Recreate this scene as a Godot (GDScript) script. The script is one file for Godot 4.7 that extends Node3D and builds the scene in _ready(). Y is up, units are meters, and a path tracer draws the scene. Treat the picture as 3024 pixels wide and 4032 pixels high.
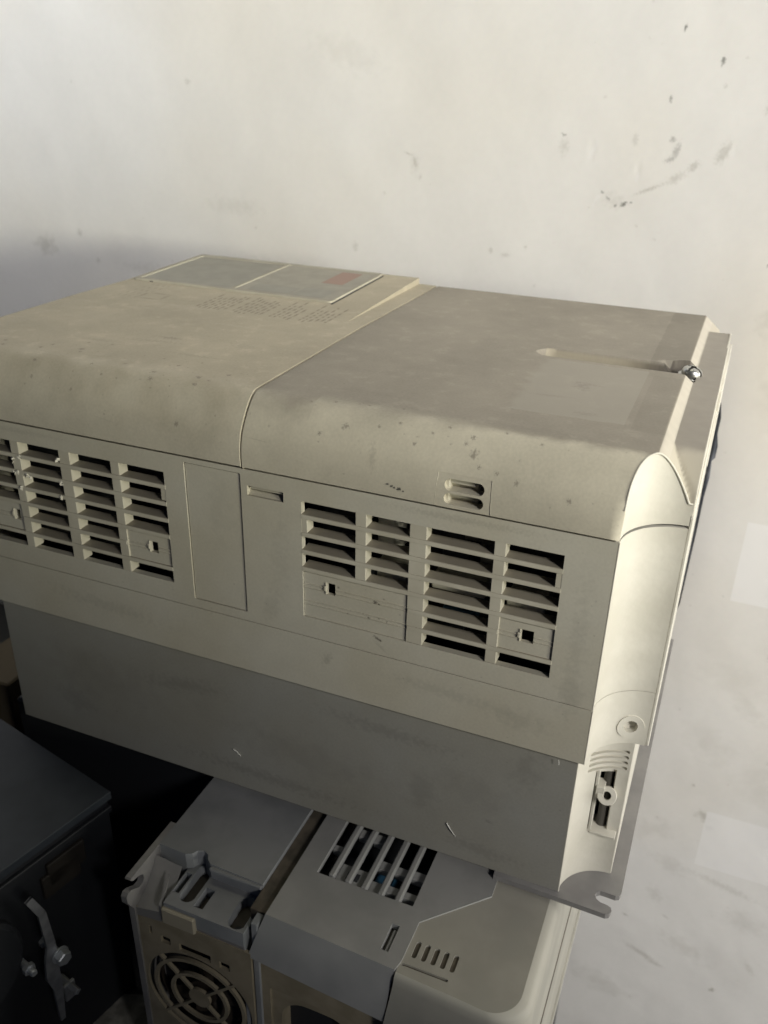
extends Node3D
# A large cream inverter drive lies on a second one against a plastered wall.
# All lengths in the builders are millimetres; put() turns them into metres.

const LIFT := 1045.0                      # the table top stands this far above the floor, less the pile on it
var org := Vector3.ZERO                   # base point of the thing being built (mm)
var M := {}
var used := {}
var rng := RandomNumberGenerator.new()

# ------------------------------------------------------------------ mesh helper
class MB:
	var v := PackedVector3Array()
	var g := PackedInt32Array()
	func tri(a: Vector3, b: Vector3, c: Vector3, s := 0) -> void:
		if (b - a).cross(c - a).length_squared() < 1e-10: return
		v.append(a); v.append(b); v.append(c); g.append(s)
	func quad(a: Vector3, b: Vector3, c: Vector3, d: Vector3, s := 0) -> void:
		tri(a, b, c, s); tri(a, c, d, s)
	func face(pts: Array, centre: Vector3, s := 0) -> void:      # convex face turned away from centre
		var m := Vector3.ZERO
		for p in pts: m += p
		m /= pts.size()
		var nn: Vector3 = (pts[1] - pts[0]).cross(pts[2] - pts[0])
		var q := pts.duplicate()
		if nn.dot(m - centre) < 0: q.reverse()
		for i in range(1, q.size() - 1): tri(q[0], q[i], q[i + 1], s)
	func box(lo: Vector3, hi: Vector3, b := 0.0, tf := Transform3D.IDENTITY) -> void:
		var c := (lo + hi) / 2.0
		var h := (hi - lo).abs() / 2.0
		b = minf(b, minf(h.x, minf(h.y, h.z)) * 0.9)
		var cw := tf * c
		var pt := func(sx, sy, sz, ax):
			var e := Vector3(h.x - b, h.y - b, h.z - b)
			e[ax] = h[ax]
			return tf * (c + Vector3(sx * e.x, sy * e.y, sz * e.z))
		var S := [-1.0, 1.0]
		for s in S:
			face([pt.call(s, -1.0, -1.0, 0), pt.call(s, 1.0, -1.0, 0), pt.call(s, 1.0, 1.0, 0), pt.call(s, -1.0, 1.0, 0)], cw)
			face([pt.call(-1.0, s, -1.0, 1), pt.call(1.0, s, -1.0, 1), pt.call(1.0, s, 1.0, 1), pt.call(-1.0, s, 1.0, 1)], cw)
			face([pt.call(-1.0, -1.0, s, 2), pt.call(1.0, -1.0, s, 2), pt.call(1.0, 1.0, s, 2), pt.call(-1.0, 1.0, s, 2)], cw)
		if b <= 0.0: return
		for s in S:
			for t in S:
				face([pt.call(s, t, -1.0, 0), pt.call(s, t, 1.0, 0), pt.call(s, t, 1.0, 1), pt.call(s, t, -1.0, 1)], cw)
				face([pt.call(s, -1.0, t, 0), pt.call(s, 1.0, t, 0), pt.call(s, 1.0, t, 2), pt.call(s, -1.0, t, 2)], cw)
				face([pt.call(-1.0, s, t, 1), pt.call(1.0, s, t, 1), pt.call(1.0, s, t, 2), pt.call(-1.0, s, t, 2)], cw)
				for u in S: face([pt.call(s, t, u, 0), pt.call(s, t, u, 1), pt.call(s, t, u, 2)], cw)
	# flat outline with holes between two depths; mp(u, v, w) -> point, right-handed
	func plate(outer: PackedVector2Array, holes: Array, w0: float, w1: float, mp: Callable, cuts := [], s := 0, back := false, vcuts := []) -> void:
		if Geometry2D.is_polygon_clockwise(outer): outer = outer.duplicate(); outer.reverse()
		var lo := outer[0]
		var hi := outer[0]
		for p in outer: lo = lo.min(p); hi = hi.max(p)
		var xs := []
		for h in holes:
			var a := 1e9
			var b := -1e9
			for p in h: a = minf(a, p.x); b = maxf(b, p.x)
			xs.append((a + b) / 2 + 0.0137)
		xs.append_array(cuts)
		xs.sort()
		var e := [lo.x - 1.0]
		for x in xs:
			if x > e[-1] + 0.05 and x < hi.x: e.append(x)
		e.append(hi.x + 1.0)
		for i in e.size() - 1:
			var strip := PackedVector2Array([Vector2(e[i], lo.y - 1), Vector2(e[i + 1], lo.y - 1), Vector2(e[i + 1], hi.y + 1), Vector2(e[i], hi.y + 1)])
			var pieces: Array = Geometry2D.intersect_polygons(outer, strip)
			for h in holes:
				var nx := []
				for p in pieces: nx.append_array(Geometry2D.clip_polygons(p, h))
				pieces = nx
			for y in vcuts:
				var nx := []
				for p in pieces:
					for half in [[lo.y - 1, y], [y, hi.y + 1]]:
						nx.append_array(Geometry2D.intersect_polygons(p, PackedVector2Array([Vector2(lo.x - 2, half[0]), Vector2(hi.x + 2, half[0]), Vector2(hi.x + 2, half[1]), Vector2(lo.x - 2, half[1])])))
				pieces = nx
			for p in pieces:
				if Geometry2D.is_polygon_clockwise(p): p.reverse()
				var id := Geometry2D.triangulate_polygon(p)
				for k in range(0, id.size(), 3):
					var A: Vector2 = p[id[k]]
					var B: Vector2 = p[id[k + 1]]
					var C: Vector2 = p[id[k + 2]]
					if (B - A).cross(C - A) < 0: var T := B; B = C; C = T
					tri(mp.call(A.x, A.y, w0), mp.call(B.x, B.y, w0), mp.call(C.x, C.y, w0), s)
					if back: tri(mp.call(A.x, A.y, w1), mp.call(C.x, C.y, w1), mp.call(B.x, B.y, w1), s)
		var fine := 1.15 if cuts.size() > 0 else 1e9
		wall(outer, w0, w1, mp, fine)
		for h in holes:
			var q: PackedVector2Array = h.duplicate()
			if not Geometry2D.is_polygon_clockwise(q): q.reverse()
			wall(q, w0, w1, mp, fine)
	func wall(p: PackedVector2Array, w0: float, w1: float, mp: Callable, fine := 1e9) -> void:
		for i in p.size():
			var a0 := p[i]
			var b0 := p[(i + 1) % p.size()]
			var n := maxi(1, ceili(absf(b0.x - a0.x) / fine))
			for k in n:
				var a := a0.lerp(b0, float(k) / n)
				var b := a0.lerp(b0, float(k + 1) / n)
				quad(mp.call(a.x, a.y, w1), mp.call(b.x, b.y, w1), mp.call(b.x, b.y, w0), mp.call(a.x, a.y, w0))
	func grid(f: Callable, nu: int, nv: int, s := 1, skip = null) -> void:   # f(i, j); u x v points outward
		var P := []
		for i in nu + 1:
			var row := PackedVector3Array()
			for j in nv + 1: row.append(f.call(i, j))
			P.append(row)
		for i in nu:
			for j in nv:
				if skip != null and skip.call(i, j): continue
				quad(P[i][j], P[i + 1][j], P[i + 1][j + 1], P[i][j + 1], s)
	func lathe(prof: Array, tf: Transform3D, seg := 24, s := 0) -> void:            # (radius, height) along tf.y, outside to the right going up
		for k in seg:
			var a := TAU * k / seg
			var b := TAU * (k + 1) / seg
			for i in prof.size() - 1:
				var p: Vector2 = prof[i]
				var q: Vector2 = prof[i + 1]
				quad(tf * Vector3(p.x * cos(a), p.y, -p.x * sin(a)), tf * Vector3(p.x * cos(b), p.y, -p.x * sin(b)), tf * Vector3(q.x * cos(b), q.y, -q.x * sin(b)), tf * Vector3(q.x * cos(a), q.y, -q.x * sin(a)), s)
	func tube(path: Array, r: Array, seg := 8, s := 1) -> void:
		var rings := []
		for i in path.size():
			var d: Vector3 = (path[mini(i + 1, path.size() - 1)] - path[maxi(i - 1, 0)]).normalized()
			var x := d.cross(Vector3(0.3, 0.9, 0.27)).normalized()
			var y := d.cross(x)
			var ring := PackedVector3Array()
			for k in seg:
				var a := TAU * k / seg
				ring.append(path[i] + (x * cos(a) + y * sin(a)) * float(r[i]))
			rings.append(ring)
		for i in path.size() - 1:
			for k in seg:
				var l := (k + 1) % seg
				quad(rings[i][k], rings[i][l], rings[i + 1][l], rings[i + 1][k], s)
		face(Array(rings[0]), path[1]); face(Array(rings[-1]), path[-2])

func put(p: Vector3) -> Vector3: return (p + Vector3(0, LIFT, 0)) * 0.001

func numbered(called: String, parent: Node) -> String:
	var key := str(parent.get_instance_id()) + called
	var k: int = used.get(key, 0)
	used[key] = k + 1
	return called if k == 0 else "%s_%03d" % [called, k]

func thing(called: String, at: Vector3, label: String, category: String, group := "") -> Node3D:
	org = at
	var o := Node3D.new()
	o.name = numbered(called, self)
	add_child(o, true)
	o.position = put(at)
	o.set_meta("label", label)
	o.set_meta("category", category)
	if group: o.set_meta("group", group)
	return o

# commits a builder as one mesh; dust greys faces that look up, uvf maps mm to the texture
func obj(called: String, b: MB, mat: Material, parent: Node, dust := 0.0, uvf = null) -> MeshInstance3D:
	var nt := b.g.size()
	var fn := PackedVector3Array()
	var acc := {}
	for t in nt:
		var A := b.v[t * 3]
		var n := (b.v[t * 3 + 1] - A).cross(b.v[t * 3 + 2] - A)
		fn.append(n)
		if b.g[t] > 0:
			for k in 3:
				var key := Vector4i(roundi(b.v[t * 3 + k].x * 200), roundi(b.v[t * 3 + k].y * 200), roundi(b.v[t * 3 + k].z * 200), b.g[t])
				acc[key] = acc.get(key, Vector3.ZERO) + n
	var V := PackedVector3Array()
	var N := PackedVector3Array()
	var U := PackedVector2Array()
	var C := PackedColorArray()
	for t in nt:
		for k in [0, 2, 1]:
			var p := b.v[t * 3 + k]
			var n := fn[t]
			if b.g[t] > 0: n = acc[Vector4i(roundi(p.x * 200), roundi(p.y * 200), roundi(p.z * 200), b.g[t])]
			n = n.normalized()
			V.append((p - org) * 0.001)
			N.append(n)
			U.append(uvf.call(p) if uvf != null else Vector2(p.x, -p.y) * 0.01)
			var d := dust * smoothstep(0.25, 0.95, n.y)
			C.append(Color(1, 1, 1).lerp(Color(0.60, 0.585, 0.57), d))
	var ar := []
	ar.resize(Mesh.ARRAY_MAX)
	ar[Mesh.ARRAY_VERTEX] = V; ar[Mesh.ARRAY_NORMAL] = N; ar[Mesh.ARRAY_TEX_UV] = U; ar[Mesh.ARRAY_COLOR] = C
	var m := ArrayMesh.new()
	m.add_surface_from_arrays(Mesh.PRIMITIVE_TRIANGLES, ar)
	m.surface_set_material(0, mat)
	var o := MeshInstance3D.new()
	o.mesh = m
	o.name = numbered(called, parent)
	parent.add_child(o, true)
	if parent == self: o.position = put(org)
	return o

func part_box(called: String, lo: Vector3, hi: Vector3, bev: float, mat: Material, parent: Node, dust := 0.0) -> MeshInstance3D:
	var b := MB.new()
	b.box(lo, hi, bev)
	return obj(called, b, mat, parent, dust)

func rect(x0: float, x1: float, y0: float, y1: float) -> PackedVector2Array:
	return PackedVector2Array([Vector2(x0, y0), Vector2(x1, y0), Vector2(x1, y1), Vector2(x0, y1)])
func rrect(x0: float, x1: float, y0: float, y1: float, r: float, k := 5) -> PackedVector2Array:
	var p := PackedVector2Array()
	for c in [[x1 - r, y0 + r, -PI / 2], [x1 - r, y1 - r, 0.0], [x0 + r, y1 - r, PI / 2], [x0 + r, y0 + r, PI]]:
		for i in k + 1: p.append(Vector2(c[0], c[1]) + Vector2.from_angle(c[2] + PI / 2 * i / k) * r)
	return p
func disc(x: float, y: float, r: float, k := 24, ry := 0.0) -> PackedVector2Array:
	var p := PackedVector2Array()
	for i in k: p.append(Vector2(x + r * cos(TAU * i / k), y + (ry if ry > 0 else r) * sin(TAU * i / k)))
	return p
func xy(u: float, v: float, w: float) -> Vector3: return Vector3(u, v, w)          # faces the camera side
func top(u: float, v: float, w: float) -> Vector3: return Vector3(u, w, -v)        # faces up; v = -z
func sidex(u: float, v: float, w: float) -> Vector3: return Vector3(w, v, -u)      # faces right; u = -z

# ------------------------------------------------------------------ materials
func mottled(seed_: int, freq: float, lo: Color, hi: Color, oct := 4, size := 512) -> NoiseTexture2D:
	var f := FastNoiseLite.new()
	f.seed = seed_; f.frequency = freq; f.fractal_octaves = oct; f.fractal_gain = 0.55
	var t := NoiseTexture2D.new()
	t.width = size; t.height = size; t.seamless = true; t.noise = f
	var gr := Gradient.new()
	gr.set_color(0, lo.linear_to_srgb()); gr.set_color(1, hi.linear_to_srgb())
	gr.set_offset(0, 0.25); gr.set_offset(1, 0.75)
	t.color_ramp = gr
	return t
func bumpy(seed_: int, freq: float, strength: float, oct := 3, size := 512) -> NoiseTexture2D:
	var f := FastNoiseLite.new()
	f.seed = seed_; f.frequency = freq; f.fractal_octaves = oct
	var t := NoiseTexture2D.new()
	t.width = size; t.height = size; t.seamless = true; t.noise = f
	t.as_normal_map = true; t.bump_strength = strength
	return t
func stuff_mat(tex: Texture2D, rough: float, scale_ := 6.0, metal := 0.0, nrm: Texture2D = null, ns := 0.3) -> StandardMaterial3D:
	var m := StandardMaterial3D.new()
	m.albedo_texture = tex
	m.roughness = rough; m.metallic = metal
	m.uv1_triplanar = true; m.uv1_world_triplanar = true
	m.uv1_scale = Vector3.ONE * scale_
	m.vertex_color_use_as_albedo = true
	if nrm: m.normal_enabled = true; m.normal_texture = nrm; m.normal_scale = ns
	return m
func plain(c: Color, rough: float, metal := 0.0) -> StandardMaterial3D:
	var m := StandardMaterial3D.new()
	m.albedo_color = c.linear_to_srgb(); m.roughness = rough; m.metallic = metal
	m.vertex_color_use_as_albedo = true
	return m
func sheet_mat(img: Image, rough: float, nrm: Texture2D = null, ns := 1.0) -> StandardMaterial3D:
	var m := StandardMaterial3D.new()
	m.albedo_texture = ImageTexture.create_from_image(img)
	m.roughness = rough
	m.vertex_color_use_as_albedo = true
	if nrm: m.normal_enabled = true; m.normal_texture = nrm; m.normal_scale = ns
	return m

func noise_img(w: int, h: int, seed_: int, freq: float, oct := 4) -> PackedByteArray:
	var f := FastNoiseLite.new()
	f.seed = seed_; f.frequency = freq; f.fractal_octaves = oct
	return f.get_image(w, h).get_data()

# soft noisy smudge: centre, radii in pixels, turn, how much of colour c replaces what is there
func smudge(img: Image, cx: float, cy: float, rx: float, ry: float, turn: float, c: Color, amount: float, rough := 0.6, soft := 1.0) -> void:
	var f := FastNoiseLite.new()
	f.seed = int(cx * 7 + cy * 13); f.frequency = 1.3 / maxf(minf(rx, ry), 1.5); f.fractal_octaves = 3
	var R := int(maxf(rx, ry) * 1.4) + 2
	for y in range(maxi(0, int(cy) - R), mini(img.get_height(), int(cy) + R)):
		for x in range(maxi(0, int(cx) - R), mini(img.get_width(), int(cx) + R)):
			var d := Vector2(x - cx, y - cy).rotated(-turn)
			var q := Vector2(d.x / rx, d.y / ry).length() + f.get_noise_2d(x, y) * rough
			var a := amount * (1.0 - smoothstep(1.0 - soft, 1.0, q))
			if a > 0.003:
				var o := img.get_pixel(x, y)
				img.set_pixel(x, y, o.lerp(c, a))

func s3(r: float, g: float, b: float) -> Color: return Color(r, g, b).linear_to_srgb()

# ------------------------------------------------------------------ textures
# covers: x from -345 to 30 mm across, arc length from the lower cover edge upward (0..290 mm)
const CW := 1500
const CH := 1160
func cover_px(x: float, s: float) -> Vector2: return Vector2((x + 345.0) * 4.0, s * 4.0)
func cover_uv(p: Vector3) -> Vector2:
	var s: float
	if p.z > -3.2 or (p.y < 19.5 and p.z > -14.0): s = p.y
	elif p.z > -14.6: s = 20.0 + (-3.2 - p.z) * 1.42
	else: s = 36.2 + (-14.6 - p.z)
	return Vector2((p.x + 345.0) / 375.0, s / 290.0)

func cover_texture() -> Image:
	var img := Image.create(CW, CH, false, Image.FORMAT_RGB8)
	var A := noise_img(CW / 2, CH / 2, 3, 0.006, 4)
	var B := noise_img(CW / 2, CH / 2, 8, 0.05, 3)
	var D := noise_img(CW / 2, CH / 2, 21, 0.018, 4)
	var G := noise_img(CW / 2, CH / 2, 31, 0.3, 2)
	var clean := Vector3(0.515, 0.48, 0.39)
	var dustl := Vector3(0.415, 0.372, 0.285)
	var dustr := Vector3(0.295, 0.268, 0.222)
	for y in CH:
		var s := y / 4.0
		var row := (y / 2) * (CW / 2)
		for x in CW:
			var mm := x / 4.0 - 345.0
			var i := row + x / 2
			var n := A[i] / 255.0 - 0.5
			var b := B[i] / 255.0 - 0.5
			var d := D[i] / 255.0 - 0.5
			# where settled dust starts on the curve
			var edge := 34.0 + d * 4.0 + b * 1.5
			var sharp := 3.0 + 9.0 * smoothstep(-40.0, -110.0, mm + d * 60.0)
			if mm < -156.5: edge = 26.0 + d * 26.0; sharp = 26.0
			elif mm < -128.0: edge = 30.0 + d * 16.0; sharp = 12.0
			var k := smoothstep(edge - sharp, edge + sharp, s)
			var dust := dustl if mm < -156.5 else dustr
			var c := clean.lerp(dust, k)
			c *= 1.0 + n * 0.22 + b * 0.07 + d * 0.10 + (G[i] / 255.0 - 0.5) * 0.13
			# rubbed-off streaks
			if b > 0.18 and d > 0.05 and k > 0.5: c *= 1.06
			if mm > -156.5:
				var z := s - 36.2 + 14.6
				# lighter square where a sticker lay, and its darker border
				if mm > -57.0 + (z - 40.0) * -0.02 and mm < -8.5 and z > 38.0 + d * 4.0 and z < 113.0: c = c.lerp(Vector3(0.352, 0.328, 0.28), 0.62 * smoothstep(-58.0, -52.0, mm - (z - 40.0) * -0.02 + b * 4.0))
				if mm > -10.5 + b * 1.0 and z > 131.0 and mm < 8: c *= 0.86
				if mm > -6.0 and z < 108.0 and z > 34.0 and mm < 8: c *= 0.93
				if z > 118.0 and z < 131.0 and mm > -60 and mm < 14: c = c.lerp(Vector3(0.40, 0.36, 0.27), 0.6)
				if mm > 7.0 and mm < 11.0: c = Vector3(0.50, 0.465, 0.40) * (1.0 + b * 0.1)
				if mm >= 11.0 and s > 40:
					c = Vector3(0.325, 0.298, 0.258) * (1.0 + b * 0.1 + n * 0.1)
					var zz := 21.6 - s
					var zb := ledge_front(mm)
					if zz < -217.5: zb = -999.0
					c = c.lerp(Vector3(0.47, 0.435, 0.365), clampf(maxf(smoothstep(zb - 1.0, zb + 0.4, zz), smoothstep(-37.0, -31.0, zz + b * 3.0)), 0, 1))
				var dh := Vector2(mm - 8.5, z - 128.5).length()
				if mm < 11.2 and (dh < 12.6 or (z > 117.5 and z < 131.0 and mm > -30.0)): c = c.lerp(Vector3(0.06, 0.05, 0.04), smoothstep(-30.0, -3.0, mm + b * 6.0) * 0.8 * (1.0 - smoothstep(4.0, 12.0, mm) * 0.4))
				if z > 117.4 and z < 120.5 and mm > -54.0 and mm < 8.0: c = c.lerp(Vector3(0.15, 0.125, 0.085), 0.7)  # shade of the near lip on the channel floor, painted as a dark line
			img.set_pixel(x, y, s3(c.x, c.y, c.z))
	var dk := s3(0.16, 0.14, 0.12)
	# dirt specks (x, arc, radius)
	for q in [[-300, 46, 1.3], [-296, 40, 1.5], [-275, 50, 1.2], [-277, 44, 1.4], [-258, 50, 1.6], [-256, 46, 1.0], [-262, 60, 1.0], [-250, 62, 0.9], [-226, 40, 1.0], [-203, 48, 1.3], [-208, 36, 1.3], [-207, 30, 1.4], [-186, 38, 2.0], [-176, 46, 1.4], [-185, 31, 1.2], [-180, 36, 1.0], [-188, 14, 1.3], [-240, 34, 1.0], [-232, 28, 0.8], [-270, 30, 1.1], [-268, 22, 0.8], [-215, 54, 0.8], [-196, 56, 0.7], [-245, 20, 0.7],
		[-112, 24, 1.6], [-90, 29, 1.0], [-122, 20, 1.0], [-98, 26, 0.8], [-60, 28, 1.2], [-58, 22, 1.9], [-62, 25, 1.0], [-55, 18, 1.0], [-48, 17, 0.9], [-40, 15, 1.3], [-76, 27, 0.8], [-82, 22, 0.9], [-70, 31, 0.9], [-34, 30, 0.8], [-20, 12, 1.2], [-130, 33, 0.8], [-120, 36, 1.0], [-106, 38, 0.8], [-48, 33, 0.9], [-92, 40, 0.9]]:
		var p := cover_px(q[0], q[1])
		smudge(img, p.x, p.y, q[2] * 4.4, q[2] * 4.0, q[0], dk, 0.55, 0.9, 0.9)
	for k in 150:
		var p := cover_px(rng.randf_range(-340, 5), rng.randf_range(6, 60))
		smudge(img, p.x, p.y, rng.randf_range(1.2, 3.0), rng.randf_range(1.2, 2.6), 0, dk, rng.randf_range(0.15, 0.45), 0.8, 0.9)
	# smears
	for q in [[-232, 84, 9, 2.6, 0.1, 0.40], [-236, 76, 20, 3, 0.15, 0.16], [-205, 64, 22, 2.0, 0.05, 0.16], [-260, 66, 16, 3.0, 0.05, 0.14], [-33, 100, 4, 7, 0.5, 0.34], [-30, 104, 7, 2, -0.2, 0.3], [-43, 82, 12, 1.6, 0.1, 0.22], [-25, 66, 6, 3, 0.3, 0.24], [-8, 152, 5, 2, 0, 0.3], [-104, 41, 26, 3, 0.04, 0.22], [-40, 40, 34, 3.5, -0.02, 0.22], [-98, 15, 2, 7, 0.1, 0.22], [-112, 52, 22, 4, 0.05, 0.12], [-30, 142, 5, 1.6, 0, 0.3], [-120, 80, 30, 4, 0.1, 0.10]]:
		var p := cover_px(q[0], q[1])
		smudge(img, p.x, p.y, q[2] * 4.0, q[3] * 4.0, q[4], s3(0.2, 0.18, 0.155), q[5], 0.8, 1.0)
	for q in [[-262, 140, 34, 10, 0.1, 0.35], [-250, 100, 30, 12, 0.0, 0.16], [-290, 100, 20, 16, 0.2, 0.28], [-110, 14, 26, 9, 0.0, 0.18], [-212, 118, 50, 2.4, 0.0, 0.3]]:
		var p := cover_px(q[0], q[1])
		smudge(img, p.x, p.y, q[2] * 4.0, q[3] * 4.0, q[4], s3(0.47, 0.43, 0.345), q[5], 0.7, 1.0)
	for k in 60:
		var p := cover_px(rng.randf_range(-330, 0), rng.randf_range(10, 230))
		smudge(img, p.x, p.y, rng.randf_range(14, 60), rng.randf_range(0.8, 1.8), rng.randf_range(-0.25, 0.35), s3(0.46, 0.42, 0.34) if k % 3 else s3(0.2, 0.18, 0.15), rng.randf_range(0.10, 0.30), 0.6, 1.0)
	for k in 12:
		var p := cover_px(rng.randf_range(-320, -20), rng.randf_range(40, 200))
		smudge(img, p.x, p.y, rng.randf_range(30, 90), rng.randf_range(16, 40), rng.randf_range(-0.4, 0.4), s3(0.43, 0.39, 0.31) if k % 2 else s3(0.26, 0.235, 0.195), rng.randf_range(0.10, 0.22), 0.9, 1.0)
	# black ink marks by the vent
	for q in [[-90.8, 5.4, 1.0, 0.5], [-89, 4.8, 0.9, 0.6], [-87.8, 4.5, 0.6, 0.5], [-85.8, 4.2, 1.2, 0.8], [-84, 3.6, 0.6, 0.4]]:
		var p := cover_px(q[0], q[1])
		smudge(img, p.x, p.y, q[2] * 4.0, q[3] * 4.0, 0.4, s3(0.03, 0.03, 0.03), 0.85, 0.8, 0.6)
	# worn rows of small raised print on the control panel, long strokes running away from the camera
	for gx in [[-257, -238], [-234, -214], [-210, -196], [-192, -177]]:
		var x: float = gx[0]
		while x < gx[1]:
			var z := rng.randf_range(118, 124)
			var stop := rng.randf_range(142, 154)
			while z < stop:
				var l := rng.randf_range(2.5, 9.0)
				var p := cover_px(x, z + l / 2 + 21.6)
				smudge(img, p.x, p.y, 3.4, l * 2.4, 0, s3(0.19, 0.168, 0.128), 0.85, 0.5, 0.8)
				z += l + rng.randf_range(0.6, 1.4)
			x += 2.9
	for x in [-312, -308, -304, -300]:
		for k in 5:
			var p := cover_px(x + k * 0.8, 21.6 + 126 + k * 7 + rng.randf() * 2)
			smudge(img, p.x, p.y, 3.0, 10, 0, s3(0.25, 0.225, 0.18), 0.5, 0.6, 0.7)
	for z in [126, 138]:
		var p := cover_px(-291, z + 21.6)
		smudge(img, p.x, p.y, 32, 5, 0, s3(0.25, 0.225, 0.18), 0.55, 0.4, 0.6)
	for x in [-299, -284]:
		var p := cover_px(x, 132 + 21.6)
		smudge(img, p.x, p.y, 5, 26, 0, s3(0.25, 0.225, 0.18), 0.5, 0.4, 0.6)
	return img

# side faces: x -345..30, y 10..-190
func side_uv(p: Vector3) -> Vector2: return Vector2((p.x + 345.0) / 375.0, (10.0 - p.y) / 200.0)
func side_texture() -> Image:
	var w := 1500
	var h := 800
	var img := Image.create(w, h, false, Image.FORMAT_RGB8)
	var A := noise_img(w / 2, h / 2, 5, 0.007, 4)
	var B := noise_img(w / 2, h / 2, 11, 0.04, 3)
	var G := noise_img(w / 2, h / 2, 31, 0.3, 2)
	for y in h:
		var row := (y / 2) * (w / 2)
		for x in w:
			var i := row + x / 2
			var n := A[i] / 255.0 - 0.5
			var b := B[i] / 255.0 - 0.5
			var t := clampf(n * 1.6 + 0.5, 0, 1)
			var c := Vector3(0.515, 0.485, 0.395).lerp(Vector3(0.495, 0.475, 0.405), t) * (1.0 + n * 0.16 + b * 0.05 + (G[i] / 255.0 - 0.5) * 0.10)
			img.set_pixel(x, y, s3(c.x, c.y, c.z))
	var px := func(x, y): return Vector2((x + 345.0) * 4.0, (10.0 - y) * 4.0)
	for q in [[-95.5, -51.2, 1.3, 0.9, 0.75], [-93.6, -52, 0.8, 0.5, 0.7], [-98.3, -59.9, 0.9, 0.6, 0.6], [-93.6, -59.1, 0.6, 0.5, 0.6], [-90, -59.8, 0.5, 0.6, 0.6], [-108.2, -60.4, 0.5, 0.4, 0.5], [-94, -68.8, 2.2, 0.9, 0.6], [-92.4, -69.4, 0.9, 0.7, 0.75], [-112.6, -48.3, 0.8, 0.6, 0.55], [-84.1, -54.7, 0.5, 0.4, 0.5], [-91.5, -48.8, 0.6, 0.4, 0.4], [-101, -58.5, 0.5, 0.4, 0.4]]:
		var p: Vector2 = px.call(q[0], q[1])
		smudge(img, p.x, p.y, q[2] * 4.0, q[3] * 4.0, 0.5, s3(0.07, 0.06, 0.05), q[4], 0.9, 0.8)
	for q in [[-118, -87, 2.5, 5, 0.5, 0.22], [-92, -73, 5, 1.2, 0.7, 0.16], [-30, -92, 16, 8, 0.0, 0.12], [-60, -4, 40, 2.0, 0, 0.16], [-10, -50, 5, 40, 0.0, 0.10], [-140, -40, 6, 26, 0, 0.08], [-280, -4, 40, 1.6, 0, 0.12], [-38, -155, 3, 1.2, 0.3, 0.25], [-45, -140, 20, 12, 0.2, 0.08], [-130, -150, 50, 14, 0.1, 0.08], [-250, -140, 50, 20, 0.1, 0.08], [-90, -120, 40, 5, 0.05, 0.16], [-200, -128, 30, 6, -0.1, 0.16], [-150, -172, 60, 5, 0.02, 0.18], [-40, -174, 26, 5, 0.05, 0.16], [-270, -160, 16, 10, 0.4, 0.14], [-70, -150, 10, 16, 0.3, 0.12], [-24, -120, 8, 14, 0.2, 0.14], [-170, -20, 8, 22, 0.1, 0.07], [-10, -72, 7, 12, 0, 0.12], [-145, -66, 6, 10, 0.2, 0.10], [-240, -90, 40, 5, 0.05, 0.12], [-60, -88, 36, 4, 0.05, 0.12]]:
		var p: Vector2 = px.call(q[0], q[1])
		smudge(img, p.x, p.y, q[2] * 4.0, q[3] * 4.0, q[4], s3(0.2, 0.19, 0.16), q[5] * 1.3, 0.7, 1.0)
	for k in 90:
		var p: Vector2 = px.call(rng.randf_range(-320, 0), rng.randf_range(-180, 0))
		smudge(img, p.x, p.y, rng.randf_range(1, 2.2), rng.randf_range(1, 2.2), 0, s3(0.16, 0.15, 0.13), rng.randf_range(0.1, 0.4), 0.8, 0.9)
	for k in 26:
		var p: Vector2 = px.call(rng.randf_range(-310, 0), rng.randf_range(-180, -4))
		smudge(img, p.x, p.y, rng.randf_range(8, 30), 0.9, rng.randf_range(-0.5, 0.9), s3(0.56, 0.53, 0.45), rng.randf_range(0.12, 0.35), 0.5, 0.9)
	return img

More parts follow.
